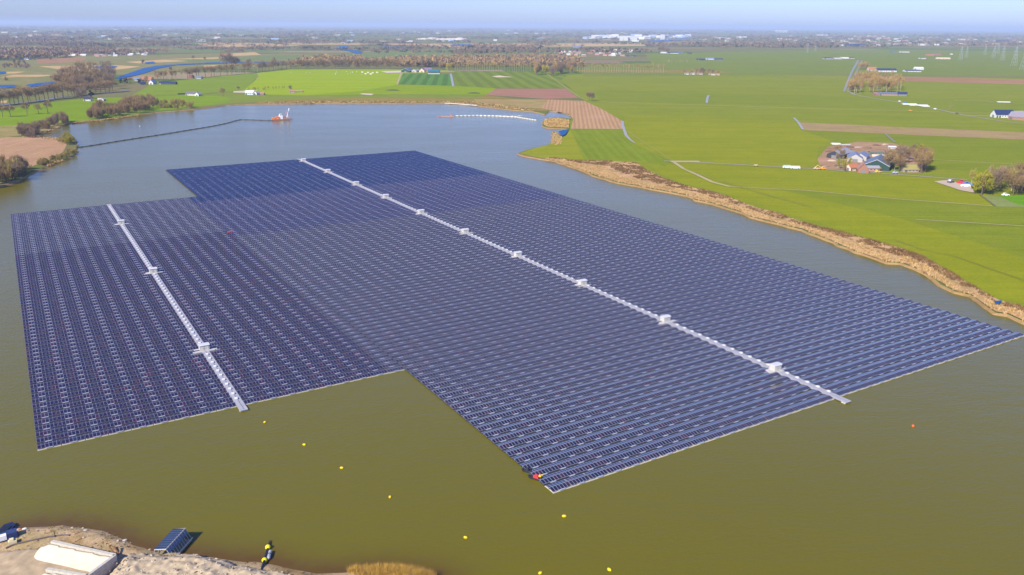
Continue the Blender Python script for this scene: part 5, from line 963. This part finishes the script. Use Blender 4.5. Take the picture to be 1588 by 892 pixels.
# ------------------------------------------------------------------ dredger and the floating pipelines
p = P(436, 186, WZ); t = empty('dredger', p, AR+R(24), 'orange and white suction dredger floating in front of the back shore', 'dredger'); ORG = plain((0.72, 0.20, 0.05), .5); WH2 = plain((.8, .78, .75), .5); PINK = plain((0.45, 0.2, 0.17), .6)
MB().box(-12, 10, -5.2, -1.4, -.6, 1.2).box(-12, 10, 1.4, 5.2, -.6, 1.2).box(-12, 0, -1.4, 1.4, -.4, 1.1).build('hull', plain((0.30, 0.14, 0.12), .6), t)
MB().box(-11.5, -8, -3.5, 3.5, 1.2, 3.4).box(-7, -3, -4, 3, 1.2, 4.4).build('engine_housing', ORG, t); dh = MB().box(-2.4, 2, -3, 3, 1.2, 5.6).box(-1.8, 1.2, -2.4, 2.4, 5.6, 7.6).build('deckhouse', WH2, t); MB().box(-1.4, .9, -2.45, -2.405, 6.2, 7.2).build('window', GLASS, dh)
MB().path([(3, -3.6, 1), (9, -1, 12.5), (3, 3.6, 1)], .3, 5).path([(3, -3.6, 1), (9.5, -3.6, 4.5), (9.5, 3.6, 4.5), (3, 3.6, 1)], .25, 5).build('gantry', PINK, t)
MB().path([(9, 0, 3), (11.5, 0, 14.5)], .7, 5).path([(7.4, 0, 3), (11.5, 0, 14.5)], .45, 5).build('ladder_mast', plain((.75, .77, .8)), t); MB().path([(4, 0, 1.6), (12, 0, 1.4), (15, 0, -.8)], .6, 6).build('suction_pipe', PINK, t)
MB().path([(-11, -5, 2.2), (9.5, -5, 2.2), (9.5, 5, 2.2), (-11, 5, 2.2)], .09, 4).build('railing', WH2, t)
def wpath(px, z=WZ+.35): return [P(x, y, WZ)+Vector((0, 0, .35)) for x, y in px]
def pipeline(px, r, pm, fm, fr, every, lb, fname='float', maxf=90):
    pts = wpath(px); t = empty('floating_pipeline', pts[0], 0, lb, 'pipeline'); o = pts[0]; MB().path([q-o for q in pts], r, 6).build('pipe', pm, t)
    seg = [(pts[i+1]-pts[i]).length for i in range(len(pts)-1)]; tot = sum(seg); n = min(maxf, int(tot/every)); 
    for k in range(n):
        s_ = tot*(k+.5)/n; i = 0
        while i < len(seg)-1 and s_ > seg[i]: s_ -= seg[i]; i += 1
        c = pts[i]+(pts[i+1]-pts[i])*(s_/seg[i])-o; d = (pts[i+1]-pts[i]).normalized(); MB().tube(c-d*fr*1.9, c+d*fr*1.9, fr, k=8).build(fname, fm, t)
    return t
PD = plain((0.06, 0.055, 0.06), .6)
pipeline([(119, 229.5), (150, 225), (180, 220), (215, 214.5), (245, 210), (267, 206.5), (300, 201), (330, 196), (352, 191.5), (364, 188), (374, 185.8), (390, 186.2), (408, 187), (423, 187.5)], .32, PD, PD, .62, 11, 'long dark floating dredge pipeline curving from the left headland to the dredger')
pipeline([(706, 180.2), (740, 179.6), (770, 180.5), (800, 182), (815, 184.5), (832, 187)], .35, plain((.5, .46, .36)), plain((.75, .72, .62), .5), .8, 5.5, 'pale string of floats lying before the back right shore')
pipeline([(768, 180.4), (790, 180.9), (810, 180.2)], .3, plain((.6, .6, .6)), WHT, .6, 8, 'short pale float line above the long pale string')
p = P(694, 181, WZ); t = empty('pontoon', p, AR, 'low rusty pontoon at the left end of the pale float string', 'pontoon'); MB().box(-9, 9, -2.4, 2.4, -.3, .7).build('hull', plain((.42, .28, .24)), t); MB().box(3.5, 7, -1.6, 1.6, .7, 2.6).build('winch_housing', PINK, t); MB().path([(-9, 0, .8), (-14, 0, -.3)], .5, 6).build('pipe', PINK, t)
tag(MB().path([a_-P(690, 160.5, LZ) for a_ in [P(690, 160.6), P(715, 162), P(740, 164.4)]], .5, 6).build('shore_pipe', WHT, None, P(690, 160.5, LZ)+Vector((0, 0, .5))), 'white pipe lying along the back shore of the lake', 'pipe')

# ------------------------------------------------------------------ the sandy yard on the near bank
CONC = plain((0.50, 0.46, 0.40), .9, .1, var=.25, scale=2.0); CONCW = plain((0.52, 0.48, 0.40), .9, .1, var=.15, scale=2.0); WSAND = plain((0.62, 0.54, 0.41), 1, 0, var=.06, scale=1.2); GSAND = plain((0.38, 0.29, 0.21), 1, 0, var=.12, scale=1.2)
HW = 3.1
def at_top(x, y, h): q = P(x, y, LZ+h); return Vector((q.x, q.y, LZ))
def blockwall(a, b_, th, h, name, label, mat, z0=-.6):
    d = b_-a; L_ = d.length; ang = math.atan2(d.y, d.x); t = empty(name, a, ang, label, 'wall'); n_ = max(1, int(L_/1.6))
    for i in range(n_):
        for lv in range(2): MB().box(L_*i/n_+.02, L_*(i+1)/n_-.02, -th/2+rng.uniform(0, .03), th/2-rng.uniform(0, .03), (z0 if lv == 0 else h*.5+.01), h*.5-.01 if lv == 0 else h).build('concrete_block', mat, t)
    return t
A1, A2, A3, A4, = at_top(80, 838.5, HW), at_top(178.5, 860, HW), at_top(136, 891.5, HW), at_top(72, 881.5, HW)
A5 = A3+(A3-A2)*1.2
blockwall(A1, A2, .8, HW, 'block_wall', 'long pale concrete block wall behind the white sand heap in the near yard', CONCW)
blockwall(A2, A5, .8, HW, 'block_wall', 'weathered grey concrete block wall on the right end of the near yard bays', CONC)
blockwall(A4, A3, .8, HW, 'block_wall', 'short front concrete block wall with sand heaped against it in the near yard', CONCW)
def heap(poly, hfun, mat, name, label, step=.35):
    xs_ = np.arange(min(q.x for q in poly), max(q.x for q in poly)+step, step); ys_ = np.arange(min(q.y for q in poly), max(q.y for q in poly)+step, step); X, Y = np.meshgrid(xs_, ys_); ins_ = inside([(q.x, q.y) for q in poly], X, Y)
    D_ = dist_line([(q.x, q.y) for q in poly+[poly[0]]], X, Y); Z_ = hfun(X, Y, D_)+vnoise(X, Y, 1.3, 4)*.22; Z_ = np.where(ins_, Z_, -.5); nn = len(xs_)
    I_ = (np.arange(len(ys_)-1)[:, None]*nn+np.arange(nn-1)[None]).ravel(); F_ = np.stack([I_, I_+1, I_+1+nn, I_+nn], -1); F_ = F_[ins_.ravel()[F_].any(1)]
    return tag(link(name, npmesh(name, np.stack([X, Y, Z_], -1).reshape(-1, 3), F_, [mat], smooth=True)), label, 'sand heap')
def wd(a, b_, X, Y): return dist_line([(a.x, a.y), (b_.x, b_.y)], X, Y)
d12 = (A2-A1).normalized(); n12 = Vector((d12.y, -d12.x, 0)); n12 = n12 if (A4-A1).dot(n12) > 0 else -n12
q1 = [A1+n12*.4-d12*3.5, A1+n12*.4, A2+n12*.4-d12*.5, A2+n12*3.6-d12*1.2, A2+n12*5-d12*7, A1+n12*6+d12*4, A1+n12*5-d12*2.0]
heap(q1, lambda X, Y, D: np.maximum(0, HW-.25-.62*np.maximum(0, wd(A1, A2, X, Y)-.4)), WSAND, 'white_sand_heap', 'bright white sand heap sloping against the long wall of the near yard')
d23 = (A3-A2).normalized(); n23 = Vector((-d23.y, d23.x, 0)); n23 = n23 if (A1-A2).dot(n23) > 0 else -n23
q2 = [A2+n12*.6+n23*.4, A2+n12*.6+n23*4.5, A2+d23*5+n23*3.6, A3+n23*2.6, A3+n23*.4]
heap(q2, lambda X, Y, D: np.maximum(0, HW-.5-.68*np.maximum(0, wd(A2, A3, X, Y)-.4)), GSAND, 'grey_sand_heap', 'grey brown sand slope leaning on the right wall of the near yard')
q3 = [A4-n12*.0+n12*.5, A3+n12*.5, A3+n12*6, A4+n12*6-d12*1]
heap(q3, lambda X, Y, D: np.maximum(0, HW-.2-.5*np.maximum(0, wd(A4, A3, X, Y)-.4)), WSAND, 'white_sand_heap', 'white sand heap against the short front wall at the bottom left')
yard = [P(-60, 900, LZ), P(-30, 862, LZ), P(20, 853, LZ), P(60, 850, LZ), P(85, 856, LZ), P(172, 878, LZ), P(150, 905, LZ), P(60, 990, LZ)]
heap(yard, lambda X, Y, D: .35+np.minimum(.25, D*.1), plain((0.46, 0.35, 0.22), 1, 0, var=.3, scale=.5), 'yard_floor', '', .6)['kind'] = 'structure'
o = bpy.data.objects['yard_floor']; del o['category']
BRN = plain((0.20, 0.09, 0.04), .8)
for i, (a_, b_) in enumerate((((169, 847.5), (180, 861)), ((176.5, 847.5), (184.5, 859.5)))):
    pa, pb = P(*a_, LZ+1.2), P(*b_, LZ+.2); t = MB().tube((0, 0, 0), pb-pa, .2, k=6).build('timber_pole', BRN, None, pa); tag(t, 'brown timber pole on the ground by the wall corner, the %s one' % ('left', 'right')[i], 'pole')
p = P(85.5, 833, LZ); p.z = bankz(p); t = empty('survey_post', p, 0, 'thin dark post standing on the near bank above the hose', 'post'); MB().tube((0, 0, -.3), (0, 0, 1.7), .09, k=5).build('shaft', DARKM, t); MB().box(-.2, .5, -.05, .05, 1.4, 1.65).build('marker', plain((.3, .25, .1)), t)
hp_ = [(9, 850), (22, 845.5), (35, 842.5), (50, 839.5), (62, 837), (75, 834), (88, 831.8), (100, 830.6), (108, 831.3)]
pts = [P(x, y, LZ) for x, y in hp_]; pts = [Vector((q.x, q.y, bankz(q)+.18)) for q in pts]; tag(MB().path([q-pts[0] for q in pts], .2, 6).build('hose', plain((.13, .10, .09), .6), None, pts[0]), 'dark hose snaking over the sand behind the yard', 'hose')
def ground(x, y, dz=0): q = P(x, y, LZ); return Vector((q.x, q.y, bankz(q)+dz))
for i, (x, y, c_, lb) in enumerate(((29, 819, (.55, .25, .15), 'small orange brown crate at the waterline on the far left'), (38, 819, (.75, .72, .65), 'white bag beside the small crate at the waterline'), (132, 821, (.5, .45, .38), 'pale stone slab at the edge of the near bank'), (193, 834, (.5, .45, .38), 'pale boulder on the corner of the near bank'))):
    q = ground(x, y, -.1); tag(MB().ball((0, 0, .2), .42, 1.5, .8, .7, 8, 5).ball((.4, .1, .1), .25, 1, 1, .8, 6, 4).build(('crate', 'bag', 'stone', 'stone')[i], plain(c_, .9), None, q), lb, ('crate', 'bag', 'stone', 'stone')[i])
# mooring barge and pump on the far left
pa, pb = P(-14, 848, WZ), P(20, 813.5, WZ); d = pb-pa; L_ = d.length; t = empty('mooring_barge', (pa+pb)/2, math.atan2(d.y, d.x), 'dark blue barge moored at the near bank on the left frame edge', 'barge')
h = MB().prism([(-1.1, -.4), (1.1, -.4), (1.45, .75), (-1.45, .75)], -L_/2, L_*.38, 0); h.poly([(L_*.38, -1.45, .75), (L_*.5, 0, .8), (L_*.38, 1.45, .75)]).poly([(L_*.38, -1.1, -.4), (L_*.5, 0, .8), (L_*.38, -1.45, .75)]).poly([(L_*.38, 1.1, -.4), (L_*.38, 1.45, .75), (L_*.5, 0, .8)]).poly([(L_*.38, -1.1, -.4), (L_*.38, 1.1, -.4), (L_*.5, 0, .8)])
h.build('hull', plain((0.012, 0.02, 0.06), .4, .5), t); MB().box(-L_*.4, L_*.3, -.9, .9, .76, .95).build('hatch', plain((.012, .016, .03), .5, .4), t); MB().box(-L_*.46, -L_*.3, -1, 1, .96, 2.2).build('wheelhouse', plain((.03, .07, .22), .5), t)
p = ground(7, 836); t = empty('pump_unit', p, AR+R(35), 'white and dark blue pump unit on the sand at the left frame edge', 'pump'); MB().box(-3.5, .5, -1.0, .2, .3, 1.5).build('housing', WP, t); MB().box(.7, 2.8, -1, 1, .2, 1.7).box(-1, 1, .4, 1.5, .1, 1.2).build('engine', plain((.03, .05, .14), .5), t); MB().tube((-3.5, 1.6, .5), (2.2, 1.6, .5), .35, k=8).build('tank', plain((.45, .6, .75), .4), t); MB().box(-3.6, 3, -1.2, 1.9, -.2, .2).build('skid', DARKM, t)
p = ground(20, 843); tag(MB().box(-.9, .9, -.6, .6, 0, .9).box(-.6, .3, -.5, .5, .9, 1.3).build('equipment_box', plain((.7, .6, .35)), None, p), 'pale yellow equipment box right of the pump unit', 'box')

# covered pontoon with ribbed dark roof
ra, rb = at_top(257.5, 852.5, 2.3), at_top(287, 820.5, 2.3); d = rb-ra; L_ = d.length; t = empty('covered_pontoon', (ra.x, ra.y, WZ), math.atan2(d.y, d.x), 'covered pontoon with ribbed dark blue roof jutting from the near bank into the water', 'boathouse')
WD = 3.0; z0 = LZ-WZ; ROOFB = plain((0.015, 0.03, 0.07), .15, .8, var=.3, scale=.8)
for k_ in range(9):
    x0, x1 = L_*k_/9, L_*(k_+1)/9; m_ = MB(); N_ = 7; pr = []
    for j in range(N_+1): u_ = j/N_; pr.append((x0+(x1-x0)*u_, .38*math.sin(math.pi*u_)))
    for j in range(N_):
        (a_, za), (c_, zc) = pr[j], pr[j+1]
        m_.poly([(a_, 0.05, z0+2.3+za), (c_, 0.05, z0+2.3+zc), (c_, WD, z0+1.9+zc), (a_, WD, z0+1.9+za)]).poly([(a_, WD, z0+1.9+za), (c_, WD, z0+1.9+zc), (c_, WD+.5, z0+.9), (a_, WD+.5, z0+.9)])
    m_.build('roof_panel', ROOFB, t)
m_ = MB()
for k_ in range(10): x = L_*k_/9; m_.tube((x, -1.5, .5), (x, -.05, z0+2.35), .07, k=5).tube((x, WD+.5, .5), (x, WD, z0+1.9), .07, k=5)
m_.tube((-.2, 0, z0+2.42), (L_+.2, 0, z0+2.42), .13, k=6).tube((-.2, -1.6, .85), (L_+.2, -1.6, .85), .1, k=6).tube((0, WD, z0+1.9), (0, 0, z0+2.4), .1, k=6).tube((L_, WD, z0+1.9), (L_, 0, z0+2.4), .1, k=6); m_.build('frame', plain((.5, .48, .42), .5), t)
m_ = MB()
for k_ in range(9): x0, x1 = L_*k_/9+.08, L_*(k_+1)/9-.08; m_.poly([(x0, -.1, z0+2.28), (x1, -.1, z0+2.28), (x1, -.75, z0+1.35), (x0, -.75, z0+1.35)])
m_.build('side_panel', plain((.10, .12, .18), .25, .6), t)
MB().box(-1.2, L_, -1.5, WD+.4, .1, .32).build('deck', plain((.34, .27, .17), .9), t); MB().tube((0, -1.2, -.1), (L_, -1.2, -.1), .35, k=8).tube((0, WD, -.1), (L_, WD, -.1), .35, k=8).build('float', DARKM, t)
# floating dredge pipe with yellow collars
a_, b_ = P(418.8, 840, WZ), P(405.5, 891, WZ); d = (b_-a_); t = empty('dredge_pipe', a_, 0, 'black dredge pipe with two yellow collars running ashore at the bottom', 'pipe'); za = Vector((0, 0, .35))
MB().tube(za+d*.0, za+d*.25, .12, .3, 8).tube(za+d*.24, za+d*1.15+Vector((0, 0, .5)), .32, .32, 10).build('pipe', plain((.012, .012, .02), .35, .5), t)
for f_ in (.23, .63): c_ = za+d*f_+Vector((0, 0, .1)); MB().ball(c_, .68, 1, 1, .95, 12, 8).build('collar', plain((.85, .68, .01), .5), t, smooth=True)
p = P(418, 864, WZ); t = empty('gas_cylinder', (p.x, p.y, WZ+.5), math.atan2(d.y, d.x), 'grey cylinder float tied to the right side of the yellow collared pipe', 'float'); MB().tube((-1.6, 0, 0), (1.0, 0, 0), .42, k=10).tube((1.0, 0, 0), (1.5, 0, 0), .42, .1, 10).build('shell', plain((.35, .35, .38), .5), t); MB().tube((-.4, 0, 0), (-.1, 0, 0), .47, k=10).build('band', DARKM, t)
# pipes and rubble
for i, (a_, b_, r_, c_, lb) in enumerate((((210, 873), (231, 882.5), .55, (.42, .40, .32), 'grey green pipe section lying on the rubble'), ((229, 878), (243, 879.5), .45, (.45, .3, .12), 'short rusty pipe between the grey pipe and the orange one'), ((243, 879.5), (260, 884), .5, (.55, .36, .12), 'orange ribbed pipe at the right of the grey pipe section'))):
    pa, pb = ground(*a_, .75), ground(*b_, .75); dd_ = pb-pa; t = empty('pipe_section', pa, math.atan2(dd_.y, dd_.x), lb, 'pipe'); L2 = dd_.length; MB().tube((0, 0, 0), (L2, 0, 0), r_, k=12, cap=False).tube((0, 0, 0), (L2, 0, 0), r_*.85, k=12, cap=False).build('barrel', plain(c_, .8), t)
    m_ = MB()
    for k_ in range(7): m_.tube((L2*(k_+.3)/7, 0, 0), (L2*(k_+.3)/7+.12, 0, 0), r_*1.1, k=12)
    m_.build('ribs', plain(tuple(x*.8 for x in c_), .8), t)
rub = [(186, 872), (200, 862), (222, 862), (262, 864), (300, 862), (322, 868), (352, 873), (366, 880), (400, 886), (440, 892), (480, 905), (420, 1000), (180, 1000), (165, 905)]
W = [P(x, y, LZ) for x, y in rub]
heap(W, lambda X, Y, D: .5+np.minimum(D*.45, 1.3)*(.6+.8*vnoise(X, Y, 5, 12))+.7*vnoise(X, Y, 1.2, 13), plain((0.52, 0.41, 0.27), 1, 0, var=.4, scale=.9), 'rubble_bank', '', .4)['kind'] = 'structure'; del bpy.data.objects['rubble_bank']['category']
X_ = rng.uniform(min(w_.x for w_ in W), max(w_.x for w_ in W), 2600); Y_ = rng.uniform(min(w_.y for w_ in W), max(w_.y for w_ in W), 2600); k = inside([(w_.x, w_.y) for w_ in W], X_, Y_); D_ = dist_line([(w_.x, w_.y) for w_ in W], X_, Y_)
pos = np.stack([X_, Y_, .45+np.minimum(D_*.45, 1.3)*(.6+.8*vnoise(X_, Y_, 5, 12))+.7*vnoise(X_, Y_, 1.2, 13)], 1)[k]; n_ = len(pos)
q_ = np.array([(-1, -1, -1), (1, -1, -1), (1, 1, -1), (-1, 1, -1), (-.8, -.8, 1), (.8, -.8, 1), (.8, .8, 1), (-.8, .8, 1)], float); fq = np.array([(4, 5, 6, 7), (0, 1, 5, 4), (1, 2, 6, 5), (2, 3, 7, 6), (3, 0, 4, 7)])
s_ = rng.uniform(.05, .24, (n_, 1, 3))*rng.choice([.6, 1, 1.5], (n_, 1, 1)); a_ = rng.uniform(0, 6.28, n_); vv = q_[None]*s_; vv[:, :, 2] += vv[:, :, 0]*rng.normal(0, .4, (n_, 1))
vr = np.stack([vv[:, :, 0]*np.cos(a_)[:, None]-vv[:, :, 1]*np.sin(a_)[:, None], vv[:, :, 0]*np.sin(a_)[:, None]+vv[:, :, 1]*np.cos(a_)[:, None], vv[:, :, 2]], -1)+pos[:, None]
tag(link('rubble', npmesh('rubble', vr.reshape(-1, 3), (fq[None]+(np.arange(n_)*8)[:, None, None]).reshape(-1, 4), [plain((.50, .43, .34), 1, 0), plain((.38, .30, .22), 1, 0), plain((.15, .12, .1), 1, 0)], np.repeat(rng.choice([0, 0, 0, 1, 1, 2], n_), 5))), 'pale broken concrete rubble along the bottom of the near bank', 'rubble', None, 'stuff')

for i in range(34):
    x, y = rng.uniform(15, 250), rng.uniform(815, 850); q = P(x, y, LZ)
    if not inside(bankpoly, np.array([q.x]), np.array([q.y]))[0]: continue
    q = ground(x, y, -.06); s_ = rng.uniform(.12, .34); m_ = MB().ball((0, 0, s_*.5), s_, rng.uniform(.9, 1.6), 1, .7, 7, 4)
    tag(m_.build('stone', plain((.46, .40, .32) if i % 3 else (.22, .18, .14), .9), None, q), 'small rough stone lying on the dry sand of the near bank', 'stone', 'stones on the near bank')
for i in range(9):
    x, y = rng.uniform(110, 240), rng.uniform(822, 856); q = P(x, y, LZ)
    if not inside(bankpoly, np.array([q.x]), np.array([q.y]))[0]: continue
    q = ground(x, y, .08); a_ = rng.uniform(-.9, .6); l_ = rng.uniform(.8, 2.2)
    tag(MB().tube((0, 0, 0), (l_*math.cos(a_), l_*math.sin(a_), .1), .07, .05, 5).build('driftwood', BRN, None, q), 'thin piece of driftwood lying on the near bank', 'driftwood', 'driftwood on the near bank')
ruts = plain((0.33, 0.235, 0.14), 1, 0, var=.2)

for i, (x, y, c_) in enumerate(((1286, 236, (.16, .10, .06)), (1290, 250, (.45, .35, .25)), (1312, 232, (.2, .13, .08)), (1330, 229, (.4, .33, .26)), (1345, 230, (.2, .14, .09)), (1358, 226, (.15, .1, .07)), (1372, 225, (.42, .33, .25)), (1318, 229, (.12, .09, .07)), (1396, 243, (.4, .32, .22)), (1280, 259, (.3, .2, .13)), (1298, 258, (.14, .1, .07)), (1392, 230, (.18, .12, .08)))):
    m_ = MB().ball((0, 0, 0), 1, rng.uniform(2.5, 7), rng.uniform(1.5, 3), rng.uniform(.9, 1.8), 10, 5).ball((3, .8, 0), 1, 2.5, 1.8, 1.0, 8, 5); o = m_.build('soil_heap', plain(c_, 1, 0), None, P(x, y)); o.rotation_euler = (0, 0, AR+rng.uniform(-.4, .4)); tag(o, '%s heap on the bare yard around the right farm' % ('small dark' if sum(c_) < .6 else 'small pale'), 'heap', '%s heaps on the right farmyard' % ('dark' if sum(c_) < .6 else 'pale'))
